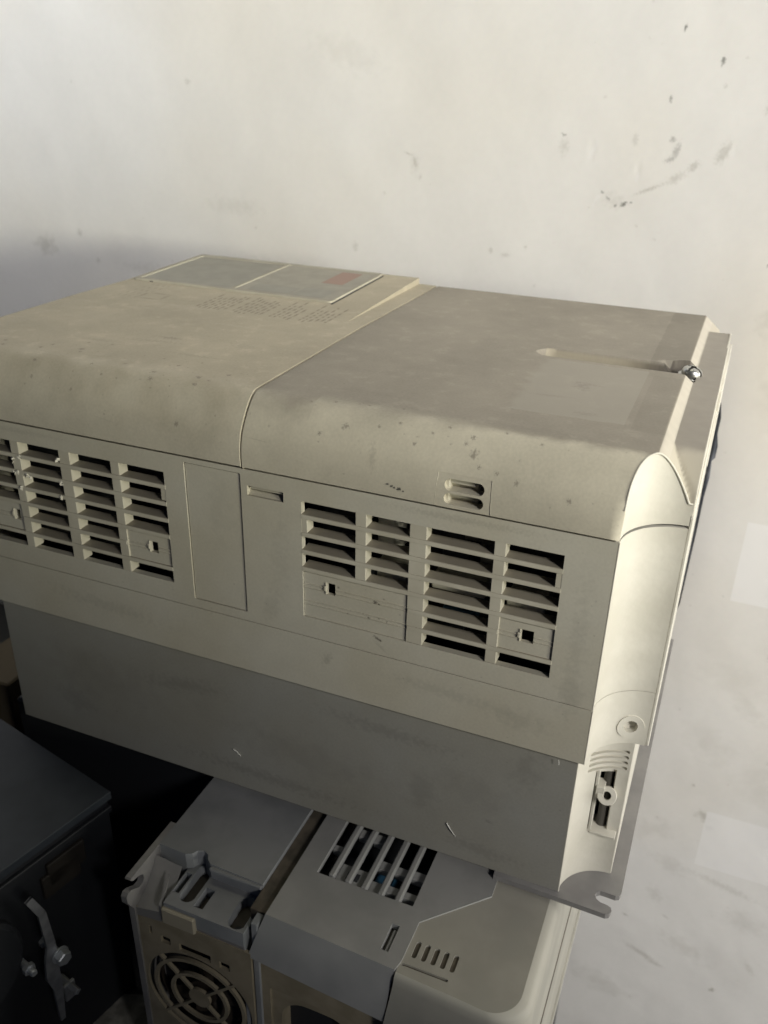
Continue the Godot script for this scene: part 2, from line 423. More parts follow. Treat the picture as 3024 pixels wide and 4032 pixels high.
# wall: x -800..700, y 300..-1050 mm, lightly soiled plaster
const WW := 2000
const WH := 1800
func wall_texture() -> Image:
	var img := Image.create(WW, WH, false, Image.FORMAT_RGB8)
	var A := noise_img(WW / 2, WH / 2, 14, 0.0035, 4)
	var B := noise_img(WW / 2, WH / 2, 15, 0.02, 4)
	var G := noise_img(WW / 2, WH / 2, 16, 0.22, 2)
	var D := noise_img(WW / 2, WH / 2, 17, 0.009, 5)
	for y in WH:
		var row := (y / 2) * (WW / 2)
		var mmy := 300.0 - y * 0.75
		var low := smoothstep(60.0, -300.0, mmy)
		for x in WW:
			var i := row + x / 2
			var n := A[i] / 255.0 - 0.5
			var b := B[i] / 255.0 - 0.5
			var d := D[i] / 255.0 - 0.5
			var c := Vector3(0.83, 0.82, 0.79).lerp(Vector3(0.80, 0.77, 0.70), clampf(n * 1.8 + 0.35, 0, 1))
			var wx := x * 0.75 - 800.0
			var warm_bounce := exp(-pow((wx - 60.0) / 55.0, 2) - pow((mmy + 10.0) / 85.0, 2))
			c = c.lerp(Vector3(0.80, 0.735, 0.60), warm_bounce * 0.55)  # yellowish bounce light painted into the wall colour
			var grime := smoothstep(0.10, 0.42, d + b * 0.35) * (0.07 + 0.04 * low)
			c = c.lerp(Vector3(0.50, 0.475, 0.42), grime)
			c *= 1.0 + b * 0.035 + (G[i] / 255.0 - 0.5) * 0.025
			img.set_pixel(x, y, s3(c.x, c.y, c.z))
	var px := func(x, y): return Vector2((x + 800.0) / 0.75, (300.0 - y) / 0.75)
	var dk := s3(0.10, 0.10, 0.09)
	# dark chips and scuffs (x, y, rx, ry, turn, amount)
	for q in [[-33.3, 175, 0.8, 2.2, 0.2, 0.9], [-10.5, 159, 1.3, 3.2, 0.0, 0.75], [-35.5, 139, 1.0, 2.4, 0.0, 0.8], [-54, 80.5, 3.0, 1.6, -0.5, 0.85], [-58.5, 79.5, 1.5, 1.0, -0.5, 0.7], [-49.5, 82, 1.1, 0.8, -0.5, 0.6], [-67.5, 86.5, 1.6, 1.0, 0.5, 0.6], [-64, 83.5, 2.4, 0.9, 0.7, 0.55], [-31, 118, 2.4, 2.2, 0.4, 0.36], [-27.8, 112, 2.4, 6.0, 0.3, 0.28], [-31, 107, 4.0, 2.0, -0.4, 0.3], [-95.2, 118, 1.6, 0.7, 0.5, 0.5], [-94, 117.6, 1.4, 0.6, -0.6, 0.5], [91, -120, 0.7, 0.7, 0, 0.7], [34, 52, 0.8, 1.2, 0, 0.5], [40, 51, 0.8, 0.8, 0, 0.5]]:
		var p: Vector2 = px.call(q[0], q[1])
		smudge(img, p.x, p.y, q[2] / 0.75, q[3] / 0.75, q[4], dk, q[5] * 0.85, 0.55, 0.9)
	for q in [[-40, 90, 12, 1.6, -0.42, 0.26], [-26, 97, 8, 3.6, -0.5, 0.22], [-17, 104, 5, 3, -0.8, 0.26], [-2, 112, 4.0, 9, 0.45, 0.26], [-52, 117, 2.6, 5, 0.0, 0.18], [-60, 82, 10, 6, 0.2, 0.12], [-94, 111, 4, 7, 0, 0.16], [-195, 102, 5, 0.8, 0.3, 0.3], [-190, 97, 1.4, 5, -0.3, 0.26], [-186, 88, 1.4, 3, 0.2, 0.2], [-190, 96, 5, 9, -0.2, 0.10], [-135, 46, 2, 2.6, 0, 0.28], [-112, 50, 1.4, 1.4, 0, 0.28], [-125, 44, 4, 2, 0, 0.2], [-330, 60, 30, 8, 0, 0.08], [-300, 20, 40, 8, 0.1, 0.07], [-505, 18, 14, 10, 0, 0.22], [-470, 30, 3, 4, 0, 0.25], [-455, 10, 3, 3, 0, 0.2], [-410, 8, 30, 6, 0, 0.10], [-360, 140, 3, 3, 0, 0.2], [-240, 160, 30, 12, 0.3, 0.07], [-232, 40, 3, 5, 0, 0.16], [60, -20, 20, 30, 0.2, 0.10], [40, 20, 8, 14, 0.2, 0.10], [18, 136, 3, 5, 0, 0.22],
		[70, -240, 34, 16, 0.25, 0.06], [64, -300, 30, 20, 0.9, 0.08], [110, -330, 30, 24, 0.3, 0.08], [98, -438, 36, 5, 0.2, 0.16], [72, -372, 9, 7, 0.6, 0.30], [78, -382, 5, 4, 0, 0.3], [60, -344, 2, 2, 0, 0.4], [56, -432, 24, 10, 0.5, 0.10], [36, -400, 26, 14, -0.3, 0.10], [80, -520, 30, 12, 0.5, 0.12], [120, -470, 26, 14, 0.1, 0.10], [50, -545, 22, 4, 0.35, 0.26], [62, -552, 10, 3, 0.2, 0.26], [20, -600, 40, 16, 0.2, 0.10], [112, -560, 3, 4, 0.6, 0.5], [96, -400, 30, 16, -0.2, 0.10], [30, -505, 3.5, 1.4, 0.3, 0.55], [62, -492, 5, 1.2, 0.5, 0.3], [118, -222, 3, 18, -0.5, 0.10], [95, -205, 2.4, 14, -0.5, 0.16], [90, -216, 2, 6, -0.5, 0.2], [78, -160, 2, 2, 0, 0.3], [84, -262, 20, 10, 0.7, 0.07], [50, -470, 14, 8, 1.1, 0.12], [135, -520, 10, 4, 1.0, 0.16]]:
		var p: Vector2 = px.call(q[0], q[1])
		smudge(img, p.x, p.y, q[2] / 0.75, q[3] / 0.75, q[4], s3(0.32, 0.305, 0.26), q[5] * 1.25, 0.5, 1.0)
	for k in 240:
		var p: Vector2 = px.call(rng.randf_range(-520, 300), rng.randf_range(-800, 190))
		smudge(img, p.x, p.y, rng.randf_range(0.8, 2.6), rng.randf_range(0.8, 2.6), rng.randf() * 3, s3(0.36, 0.34, 0.30), rng.randf_range(0.06, 0.28), 0.8, 0.9)
	# newer, whiter patches of filler with straight trowelled edges
	for q in [[75, 160, -366, -424, 0.10], [56, 130, -114, -176, 0.10]]:
		for y in range(int((300 - q[2]) / 0.75), int((300 - q[3]) / 0.75)):
			for x in range(int((q[0] + 800) / 0.75), int((q[1] + 800) / 0.75)):
				img.set_pixel(x, y, img.get_pixel(x, y).lerp(s3(0.90, 0.893, 0.875), 0.8))
	# light flakes where paint came off
	for q in [[-70, 83, 1.4, 4.5, 0.6], [-76, 110, 1.8, 8, 0.4], [-48, 96, 1.2, 4, 0.2], [4, 113, 0.9, 4, 0], [-72, 79, 1, 3, 0.3]]:
		var p: Vector2 = px.call(q[0], q[1])
		smudge(img, p.x, p.y, q[2] / 0.75, q[3] / 0.75, q[4], s3(0.85, 0.84, 0.82), 0.8, 0.6, 0.6)
	return img
func wall_relief() -> ImageTexture:
	var w := 1000
	var h := 900
	var img := Image.create(w, h, false, Image.FORMAT_RGB8)
	var A := noise_img(w, h, 41, 0.012, 3)
	var B := noise_img(w, h, 42, 0.10, 3)
	for y in h:
		for x in w:
			var v := 0.45 + (A[y * w + x] / 255.0 - 0.5) * 0.5 + (B[y * w + x] / 255.0 - 0.5) * 0.05
			img.set_pixel(x, y, Color(v, v, v))
	for q in [[-31, 112, 4, 8], [-54, 81, 8, 5], [-76, 110, 3, 9], [-190, 96, 4, 8], [-48, 100, 3, 8], [4, 113, 2, 5], [70, -300, 6, 6], [62, -492, 8, 3]]:
		smudge(img, (q[0] + 800.0) / 1.5, (300.0 - q[1]) / 1.5, q[2] / 1.5, q[3] / 1.5, 0.2, Color(0.3, 0.3, 0.3), 0.22, 0.8, 1.0)
	img.bump_map_to_normal_map(4.0)
	return ImageTexture.create_from_image(img)

# ------------------------------------------------------------------ big drive
var prof := [Vector2(0.8, 0.4), Vector2(1.05, 4), Vector2(0.95, 7.5), Vector2(0.6, 10.5), Vector2(-0.3, 14.4), Vector2(-1.6, 17.2), Vector2(-3.2, 19.8), Vector2(-5.2, 22.7), Vector2(-7.5, 25.4), Vector2(-9.4, 27.3), Vector2(-11.4, 28.8), Vector2(-13.2, 29.6), Vector2(-15.2, 30.0)]
func prof_y(z: float) -> float:
	if z <= -15.2: return 30.0 - maxf(0.0, -z - 118.0) * 0.0136
	for i in range(4, prof.size() - 1):
		if z <= prof[i].x and z >= prof[i + 1].x:
			return lerpf(prof[i].y, prof[i + 1].y, (prof[i].x - z) / (prof[i].x - prof[i + 1].x))
	return 14.0 if z < 0.6 else 6.0
func cover_y(x: float, z: float, py: float) -> float:
	var y := py
	if x > 7.0:
		var k := x - 7.0
		var far := 0.87 * k if x < 15.5 or z > -217.5 else 7.4 + (x - 15.5) * 5.0
		var near := 23.5 * pow(k / 15.0, 1.45)
		y = minf(y, (py if z < -118.0 else minf(py, 30.0)) - lerpf(far, near, smoothstep(-50.0, -32.0, z)))
	if x > 9.0 and z > -217.5:
		var l := minf(26.9, prof_y(z + 22.0) - 3.2)
		l -= maxf(0.0, z - ledge_front(x)) * 1.25
		y = maxf(y, l) if x < 22.25 else l
	# screwdriver channel
	var zc := -124.0
	var depth := lerpf(4.6, 8.0, clampf((x + 62.0) / 69.0, 0, 1))
	var dd := absf(z - zc) / 7.0
	if x < -55.0: dd = Vector2((x + 55.0) / 7.0, dd).length()
	if dd < 1.0 and x < 11.2: y = minf(y, maxf(23.6, 29.9 - depth * pow(1.0 - dd * dd, 0.28)))
	var cb := Vector2(x - 8.5, z + 128.5).length()
	if cb < 12.4 and x < 11.2: y = minf(y, 23.6 + 7.0 * smoothstep(11.6, 12.4, cb))
	return y
# where the ledge ends, round the corner recess
func ledge_front(x: float) -> float: return -38.0 + 14.0 * pow(clampf((x - 10.6) / 10.0, 0.0, 2.0), 0.62)

func steps(a: float, b: float, d: float) -> Array:
	var n := maxi(1, ceili(absf(b - a) / d))
	var o := []
	for i in n: o.append(lerpf(a, b, float(i) / n))
	return o

# concave corner wall: s is the arc length from the front face, w > 0 is towards the hollow
func cove(cx: float, cz: float, r: float) -> Callable:
	return func(s, y, w):
		var a: float = s / r
		return Vector3(cx - (r - w) * cos(a), y, cz - (r - w) * sin(a))

func louvre_block(t: Node3D, x0: float, x1: float, posts: Array, spans: Dictionary) -> void:
	for p in posts: part_box("louvre_post", Vector3(p[0], p[2], -6.2), Vector3(p[1], -9.8, -0.12), 0.25, M.side_tri, t, 0.5)
	for r in 6:
		var y := -16.25 - 8.42 * r
		var b := MB.new()
		var sp: Array = spans.get(r, [x0 - 0.3, x1 + 0.3])
		b.box(Vector3(sp[0], y - 2.25, -6.6), Vector3(sp[1], y, 0.12), 0.22)
		obj("slat", b, M.side_tri, t, 1.25)

func big_drive() -> void:
	var t := thing("inverter_drive", Vector3(-156, -187, -120), "large cream inverter lying on its back with dusty top cover and louvred side", "inverter")
	# ---- right cover, one curved shell with a chamfered end, ledge and screw channel
	var zs := []
	for z in steps(-17, -56, 1.0): zs.append(z)
	for z in steps(-56, -116, 6.0): zs.append(z)
	for z in steps(-116, -142, 0.6): zs.append(z)
	for z in steps(-142, -217, 9.0): zs.append(z)
	for z in [-217.0, -217.4, -217.6, -218.0, -226.0]: zs.append(z)
	zs.append(-238.0); zs.append(-241.0); zs.append(-243.0)
	var pr := prof.duplicate()
	for z in zs: pr.append(Vector2(z, prof_y(z)))
	var xs := [-156.1, -155.5]
	for x in steps(-150, -70, 10.0): xs.append(x)
	xs.append(-70.2); xs.append(-48.6)
	for x in steps(-69, -64, 1.5): xs.append(x)
	for x in steps(-64, -50, 1.2): xs.append(x)
	for x in steps(-48, 0, 4.0): xs.append(x)
	for x in steps(0, 6.4, 0.6): xs.append(x)
	for x in steps(6.4, 13, 0.4): xs.append(x)
	for x in steps(13, 22.2, 0.45): xs.append(x)
	xs.append(22.2)
	xs.sort()
	var b := MB.new()
	var pt := func(i, j):
		var x: float = xs[i]
		var q: Vector2 = pr[j]
		if x > 0.0:
			var zc := -sqrt(maxf(0.0, 484.0 - pow(22.0 - x, 2)))
			if q.x > zc: q = Vector2(zc, prof_y(zc))
		var y := cover_y(x, q.x, q.y)
		if x < -155.6: y -= 0.35
		return Vector3(x, y, q.x)
	b.grid(pt, xs.size() - 1, pr.size() - 1, 1, func(i, j): return xs[i] > -70.3 and xs[i] < -48.7 and pr[j].y < 14.3 and pr[j].x > -2)
	# back and seam walls
	for i in xs.size() - 1:
		var p: Vector3 = pt.call(i, pr.size() - 1)
		var q: Vector3 = pt.call(i + 1, pr.size() - 1)
		b.quad(Vector3(p.x, -2, p.z), p, q, Vector3(q.x, -2, q.z))
		if xs[i] < 0:
			p = pt.call(i, 0); q = pt.call(i + 1, 0)
			b.quad(Vector3(p.x, p.y, -4), Vector3(q.x, q.y, -4), q, p)
	for j in pr.size() - 1:
		var p: Vector3 = pt.call(0, j)
		var q: Vector3 = pt.call(0, j + 1)
		var inn := Vector3(0, -3, -3)
		b.quad(p + inn, p, q, q + inn)
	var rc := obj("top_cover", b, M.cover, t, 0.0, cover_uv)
	rc.set_meta("label", "right half of the cover, with a pale sticker outline and a screw channel")
	# hollow corner under the cover end
	b = MB.new()
	var cv := cove(22.0, 0.0, 22.0)
	var na := 22
	b.grid(func(i, j):
		var a = PI / 2 * i / na
		var x := 22.0 - 22.0 * cos(a)
		var z := -22.0 * sin(a)
		var y := cover_y(minf(x, 22.1), z, prof_y(z) if z < -0.05 else 12.5)
		return Vector3(x, lerpf(0.5, y, j / 4.0), z), na, 4)
	obj("corner_recess", b, M.clean, t)
	# bead along the rim of the hollow
	var path := []
	var rad := []
	for i in range(0, na + 1):
		var a := PI / 2 * i / na
		var x := 22.0 - 22.0 * cos(a)
		var z := -22.0 * sin(a)
		path.append(Vector3(x + 0.12, cover_y(minf(x, 22.1), z, prof_y(z) if z < -0.05 else 12.5) - 0.25, z + 0.12)); rad.append(0.42)
	b = MB.new(); b.tube(path, rad, 8)
	obj("rim_bead", b, M.clean, rc)
	# ---- vent insert in the curved front of the cover
	b = MB.new()
	var bend := func(u, v, w):
		var z := 1.0
		for i in prof.size() - 1:
			if v >= prof[i].y and v <= prof[i + 1].y: z = lerpf(prof[i].x, prof[i + 1].x, (v - prof[i].y) / (prof[i + 1].y - prof[i].y))
		return Vector3(u, v, z + w)
	var slots := [rrect(-67.2, -51.4, 7.6, 12.4, 2.39, 8), rrect(-67.2, -51.4, 2.0, 6.6, 2.29, 8)]
	b.plate(rect(-70.25, -48.55, 0.4, 14.42), slots, -0.10, -5.5, bend, steps(-71, -48, 3.0), 0, false, [4.0, 7.5, 10.5])
	var vi := obj("vent_insert", b, M.cover, rc, 0.0, cover_uv)
	# slot floors slope, so their left ends stay shallow
	for s in [[7.4, 12.6], [1.8, 6.8]]:
		b = MB.new()
		b.box(Vector3(-68, (s[0] + s[1]) / 2 - 0.3, -9), Vector3(-55.8, s[1], -1.9), 0.25)
		b.box(Vector3(-68, s[0], -9), Vector3(-55.0, (s[0] + s[1]) / 2, -4.6), 0.25)
		b.box(Vector3(-68.2, s[0], -9), Vector3(-65.6, s[1], -1.4), 0.5)
		obj("slot_floor", b, M.side_tri, rc)
	for q in [[-70.9, -70.2], [-48.4, -48.9]]:
		b = MB.new()
		b.tube([bend.call(q[0], 0.7, -0.12), bend.call(q[0] * 0.7 + q[1] * 0.3, 4.5, -0.12), bend.call(q[0] * 0.4 + q[1] * 0.6, 9.5, -0.12), bend.call(q[1], 14.2, -0.12)], [0.22, 0.22, 0.22, 0.22], 6)
		obj("insert_edge", b, M.side_tri, rc)
	# ---- screw at the channel mouth
	b = MB.new()
	var tf := Transform3D(Basis.from_euler(Vector3(0.08, 0.3, -0.12)).scaled(Vector3(1.2, 1.35, 1.2)), Vector3(8.9, 25.0, -128.3))
	b.lathe([Vector2(5.0, 0), Vector2(5.0, 0.9), Vector2(3.2, 1.0)], tf, 28)
	var sc := obj("screw", b, M.chrome, t)
	b = MB.new()
	var lob := tf * Transform3D(Basis.IDENTITY, Vector3(0, 1.0, 0))
	for k in 4:                                     # pan head, split by the cross slot
		var a0 := PI / 2 * k + PI / 4
		var seg := 8
		var rr := [3.9, 3.95, 3.6, 2.6, 1.0]
		var hh := [0.0, 1.2, 2.2, 2.9, 3.15]
		for i in 4:
			for m in seg:
				var f := func(r, h, w):
					var a := lerpf(a0 + 0.5 / maxf(r, 0.9), a0 + PI / 2 - 0.5 / maxf(r, 0.9), w)
					return lob * Vector3(r * cos(a), h, -r * sin(a))
				b.quad(f.call(rr[i], hh[i], m / 8.0), f.call(rr[i], hh[i], (m + 1) / 8.0), f.call(rr[i + 1], hh[i + 1], (m + 1) / 8.0), f.call(rr[i + 1], hh[i + 1], m / 8.0), 2 + k)
	b.lathe([Vector2(3.3, 0), Vector2(3.3, 1.1), Vector2(0.01, 1.2)], lob, 20)
	obj("screw_head", b, M.chrome, sc)
	# ---- left cover with the control panel
	b = MB.new()
	var pl := prof.duplicate()
	for z in [-17.0, -30.0, -60.0, -90.0, -118.0, -160.0, -200.0, -240.0, -243.0]: pl.append(Vector2(z, prof_y(z)))
	var xl := [-334.0, -333.2]
	for x in steps(-331, -158, 12.0): xl.append(x)
	xl.append(-157.6); xl.append(-156.9)
	var pt2 := func(i, j):
		var d := Vector2(0.0, 0.0)
		if i == 0: d = Vector2(-0.6, -0.6)
		var q: Vector2 = pl[j]
		return Vector3(xl[i], q.y + 0.22 + d.y, q.x + 0.25)
	b.grid(pt2, xl.size() - 1, pl.size() - 1, 1)
	for i in xl.size() - 1:
		var p: Vector3 = pt2.call(i, pl.size() - 1)
		var q: Vector3 = pt2.call(i + 1, pl.size() - 1)
		b.quad(Vector3(p.x, -2, p.z), p, q, Vector3(q.x, -2, q.z))
		p = pt2.call(i, 0); q = pt2.call(i + 1, 0)
		b.quad(Vector3(p.x, p.y, -4), Vector3(q.x, q.y, -4), q, p)
	for j in pl.size() - 1:
		for e in [0, xl.size() - 1]:
			var p: Vector3 = pt2.call(e, j)
			var q: Vector3 = pt2.call(e, j + 1)
			var inn := Vector3(0, -3, -3)
			if e: b.quad(q + inn, q, p, p + inn)
			else: b.quad(p + inn, p, q, q + inn)
	var lc := obj("top_cover", b, M.cover, t, 0.0, cover_uv)
	lc.set_meta("label", "left half of the cover, carrying the control panel")
	# raised wedge of the control panel
	b = MB.new()
	var w := [Vector3(-330, 29.8, -117), Vector3(-167.6, 29.8, -117), Vector3(-168.2, 32.3, -242.6), Vector3(-330, 32.3, -242.6)]
	b.quad(w[0], w[1], w[2], w[3])
	var dn := Vector3(0, -5.5, 0)
	b.quad(w[1], w[1] + dn, w[2] + dn, w[2]); b.quad(w[2], w[2] + dn, w[3] + dn, w[3]); b.quad(w[3], w[3] + dn, w[0] + dn, w[0])
	var cp := obj("control_panel", b, M.cover, t, 0.0, cover_uv)
	b = MB.new()
	b.box(Vector3(-168.1, 27.5, -242), Vector3(-167.4, 31.0, -119), 0.0, Transform3D.IDENTITY)
	var slope := func(u, v, ww): return Vector3(u, 30.0 + (v - 117.0) * 0.0199 + ww, -v)
	b = MB.new()
	b.plate(rrect(-327, -191.6, 161, 239, 2.5), [rrect(-323.5, -259.5, 164, 234.5, 1.5), rrect(-257.3, -193.5, 164.5, 236, 1.5)], 0.95, -0.6, slope)
	obj("keypad_frame", b, M.side_tri, cp, 0.8)
	b = MB.new()
	b.plate(rect(-323.7, -259.3, 163.8, 234.7), [], 0.45, -0.6, slope)
	obj("display_window", b, M.window, cp)
	b = MB.new()
	b.plate(rect(-257.5, -193.3, 164.3, 236.2), [], 0.55, -0.6, slope)
	obj("key_label", b, M.keylabel, cp)
	for q in [[-217, -203, 201, 232, "red"], [-250, -222, 167, 183, "grey"], [-220, -200, 167, 186, "grey"]]:
		b = MB.new()
		b.plate(rect(q[0], q[1], q[2], q[3]), [], 0.62, 0.4, slope)
		obj("red_mark" if q[4] == "red" else "key", b, M.redlabel if q[4] == "red" else M.window, cp)
	b = MB.new()
	b.plate(rect(-191.2, -190.2, 159.5, 237), [], 0.06, -0.5, slope)
	obj("panel_groove", b, M.dark, cp)
	b = MB.new()
	b.plate(disc(-313.5, 162, 1.6, 14), [], 0.25, -0.5, slope)
	obj("panel_screw", b, M.dark, cp)
	# ---- louvred side
	b = MB.new()
	var holes := [rect(-308.6, -197.0, -66.6, -9.9), rect(-129.2, -18.8, -66.9, -10.3), rrect(-186.2, -157.9, -72.6, -3.1, 0.8, 3), rect(-154.8, -137.5, -12.7, -8.1)]
	b.plate(rect(-313, -0.25, -77.2, -0.75), holes, 0.0, -3.2, xy)
	var sp := obj("side_panel", b, M.side, t, 0.6, side_uv)
	louvre_block(t, -308.6, -197.0, [[-226.0, -221.1, -66.9], [-255.2, -248.8, -66.9], [-283.8, -278.8, -66.9]], {4: [-283.0, -221.6]})
	louvre_block(t, -129.2, -18.8, [[-104.6, -99.6, -43.4], [-80.9, -73.5, -66.9], [-46.0, -41.2, -66.9]], {4: [-80.6, -41.6], 5: [-80.6, -18.5]})
	part_box("louvre_stop", Vector3(-21.2, -25.0, -6), Vector3(-18.7, -18.2, -0.1), 0.2, M.side_tri, t)
	part_box("louvre_stop", Vector3(-129.3, -25.0, -6), Vector3(-126.6, -17.8, -0.1), 0.2, M.side_tri, t)
	part_box("louvre_stop", Vector3(-199.6, -24.2, -6), Vector3(-196.9, -17.8, -0.1), 0.2, M.side_tri, t)
	for q in [[-129.0, -81.1, -66.8, -43.2, -117.9, -114.0], [-41.3, -18.9, -60.6, -44.0, -32.1, -27.0], [-221.2, -197.1, -59.9, -43.3, -208.8, -204.6], [-308.5, -283.7, -59.9, -43.3, -289.0, -285.6]]:
		b = MB.new()
		b.plate(rect(q[0], q[1], q[2], q[3]), [rect(q[4], q[5], -53.2, -47.4)], -0.8, -2.6, xy)
		for y in [-50.1, -52.0, -58.6, -60.4]:
			if y < q[2] + 1.0: continue
			b.box(Vector3(q[0], y - 0.12, -1.2), Vector3(q[4] - 1.6 if y > -53.0 else q[1], y + 0.16, -0.42), 0.06)
			if y > -53.0: b.box(Vector3(q[5] + 0.2, y - 0.12, -1.2), Vector3(q[1], y + 0.16, -0.42), 0.06)
		var bp := obj("blank_plate", b, M.side, t, 0.5, side_uv)
		b = MB.new()                                # little tab left of the square hole
		b.box(Vector3(q[4] - 1.5, -51.6, -1.4), Vector3(q[4] - 0.15, -49.0, -0.05), 0.3)
		b.box(Vector3(q[4] - 0.8, -53.2, -1.4), Vector3(q[4] - 0.1, -47.4, -0.35), 0.2)
		obj("latch_tab", b, M.side_tri, bp)
	b = MB.new()
	b.plate(rrect(-185.7, -158.4, -72.3, -3.5, 0.8, 3), [], -0.55, -3, xy)
	obj("blanking_cover", b, M.side, t, 0.4, side_uv)
	b = MB.new()
	b.quad(Vector3(-154.9, -12.8, -1.2), Vector3(-137.4, -12.8, -1.2), Vector3(-137.4, -9.4, -4.0), Vector3(-154.9, -9.4, -4.0))
	b.box(Vector3(-153.6, -9.6, -5), Vector3(-138.4, -8.0, -0.9), 0.15)
	obj("latch_slot", b, M.side_tri, t, 0.8)
	# ---- lower band of the upper shell, with its lip
	b = MB.new()
	b.plate(rect(-313, -0.25, -105.6, -77.65), [], -0.02, -4.5, xy, [], 0, true)
	obj("side_band", b, M.side, t, 0.2, side_uv)
	# ---- hollow corners, right (in view) and left (mirrored)
	var cuts := steps(0.0, 34.6, 1.15)
	b = MB.new()
	b.plate(rect(0.35, 34.55, -77.3, -0.7), [], 0.0, -2.0, cv, cuts, 1)
	b.tube([Vector3(0.05, -0.8, -0.3), Vector3(0.05, -77.2, -0.3)], [0.38, 0.38], 8)
	obj("corner_wall", b, M.clean, t)
	b = MB.new()
	b.plate(PackedVector2Array([Vector2(0.35, -105.4), Vector2(34.55, -105.4), Vector2(34.55, -77.6), Vector2(0.35, -77.6)]), [disc(27.0, -96.2, 3.1, 28)], 0.0, -3.0, cv, cuts, 1)
	b.tube([Vector3(0.05, -77.7, -0.3), Vector3(0.05, -105.5, -0.3)], [0.36, 0.36], 8)
	var cw := obj("corner_wall", b, M.clean, t)
	b = MB.new()
	b.plate(PackedVector2Array(Array(disc(27.0, -96.2, 5.9, 32))), [disc(27.0, -96.2, 3.1, 28)], 0.5, -0.2, cv, steps(20, 34, 1.15), 1)
	obj("mount_ring", b, M.clean, cw)
	b = MB.new()
	b.plate(disc(27.0, -96.2, 3.4, 24), [], -2.8, -3.4, cv, steps(20, 34, 1.15))
	obj("mount_floor", b, M.clean, cw)
	# ---- lower housing
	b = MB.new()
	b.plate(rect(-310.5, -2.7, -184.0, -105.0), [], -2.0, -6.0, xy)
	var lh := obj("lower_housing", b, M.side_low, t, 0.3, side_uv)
	var lv := cove(17.6, -1.3, 20.4)
	var rh := [rect(17.6, 27.0, -157.4, -121.6)]
	for k in 4: rh.append(rrect(13.0 - k * 0.1, 31.0, -111.9 - k * 3.05, -110.2 - k * 3.05, 0.8, 3))
	b = MB.new()
	b.plate(rect(0.7, 32.0, -184.0, -104.6), rh, 0.0, -2.2, lv, steps(0.7, 32.0, 1.1), 1)
	b.tube([Vector3(-2.55, -105.6, -2.35), Vector3(-2.55, -184, -2.35)], [0.3, 0.3], 8)
	b.box(Vector3(16.4, -184, -237), Vector3(18.1, -105.5, -21.75), 0.3)
	var cl := obj("corner_wall", b, M.clean, t)
	b = MB.new()
	b.plate(rect(12.0, 31.5, -124, -109), [], -1.5, -1.9, lv, steps(12, 32, 1.1), 1)
	obj("rib_floor", b, M.clean, cl)
	# inside of the corner opening
	b = MB.new()
	b.box(Vector3(4.5, -158, -30), Vector3(5.9, -121.2, -18.2), 0.2)
	b.box(Vector3(5.4, -158.4, -30), Vector3(17, -157.2, -17), 0.2)
	obj("opening_wall", b, M.clean, cl)
	b = MB.new()
	b.lathe([Vector2(2.0, 0), Vector2(2.0, 38)], Transform3D(Basis.IDENTITY, Vector3(9.4, -159, -24)), 14, 1)
	obj("inner_post", b, M.darkgrey, cl)
	b = MB.new()
	b.box(Vector3(5, -160, -33), Vector3(18, -119, -29), 0.2)
	obj("inner_back", b, M.darkgrey, cl)
	b = MB.new()
	var bo := Transform3D(Basis(Vector3.RIGHT, 0.95), Vector3(10.4, -134.3, -17.4))
	b.lathe([Vector2(4.2, -4.5), Vector2(4.2, 0.0), Vector2(4.0, 0.25), Vector2(1.9, 0.25), Vector2(1.8, 0.0), Vector2(1.8, -3)], bo, 28)
	b.box(Vector3(5.2, -137.5, -24), Vector3(9, -130.6, -17.4), 0.3)
	obj("screw_boss", b, M.clean, cl)
	# ---- end flange, shell ends and mirrored left corner
	b = MB.new()
	b.box(Vector3(21.9, -105.4, -237), Vector3(23.3, 4.0, -22.1), 0.35)
	var rim := PackedVector2Array([Vector2(217, 3.0), Vector2(217, 26.2)])
	for z in [-46.0, -40.0, -36.0, -33.0, -30.0, -28.0, -26.5, -25.0, -24.0]: rim.append(Vector2(-z, minf(26.9, prof_y(z + 22.0) - 3.2) - 0.7))
	rim.append(Vector2(24, 3.0))
	b.plate(rim, [], 22.5, 21.7, sidex, [], 0, true)
	obj("end_flange", b, M.clean, t)
	part_box("end_flange", Vector3(22.2, -26, -242), Vector3(23.9, 14, -150), 0.3, M.clean, t)
	part_box("corner_wall", Vector3(-333.4, -105.5, -237), Vector3(-313.1, -0.7, -0.05), 0.6, M.side_tri, t)
	var ends := PackedVector2Array([Vector2(238, -0.5), Vector2(0.5, -0.5)])
	for q in prof: ends.append(Vector2(-q.x + 0.6, q.y - 0.3))
	ends.append(Vector2(238, 28.2))
	b = MB.new()
	b.plate(ends, [], -332.4, -333.3, sidex, [], 0, true)
	obj("end_wall", b, M.side_tri, t)
	part_box("end_wall", Vector3(-312, -184, -238), Vector3(-309.5, -105, -3.0), 0.3, M.side_tri, t)
	# ---- grey base plate with open screw notches
	var notch := [Vector2(-2.8, 1.4), Vector2(-32.6, 5.5), Vector2(-32.4, -0.6), Vector2(-4.5, -1.0), Vector2(19.6, -1.6), Vector2(21.2, -0.6), Vector2(21.9, 1.2), Vector2(21.2, 2.9), Vector2(19.5, 3.6), Vector2(16.2, 4.0), Vector2(14.3, 5.2), Vector2(13.5, 7.0), Vector2(13.9, 8.9), Vector2(15.4, 10.2), Vector2(17.5, 10.3), Vector2(22.3, 10.1), Vector2(23.9, 11.0), Vector2(24.5, 13.0), Vector2(24.6, 233)]
	var pb := PackedVector2Array()
	for p in notch.slice(1): pb.append(p)
	for p in [Vector2(-330, 233), Vector2(-330, 30), Vector2(-312, 8), Vector2(-300, 5.5)]: pb.append(p)
	b = MB.new()
	b.plate(pb, [], -184.1, -187.0, top, [], 0, true)
	obj("base_plate", b, M.metal_paint, t, 0.25)
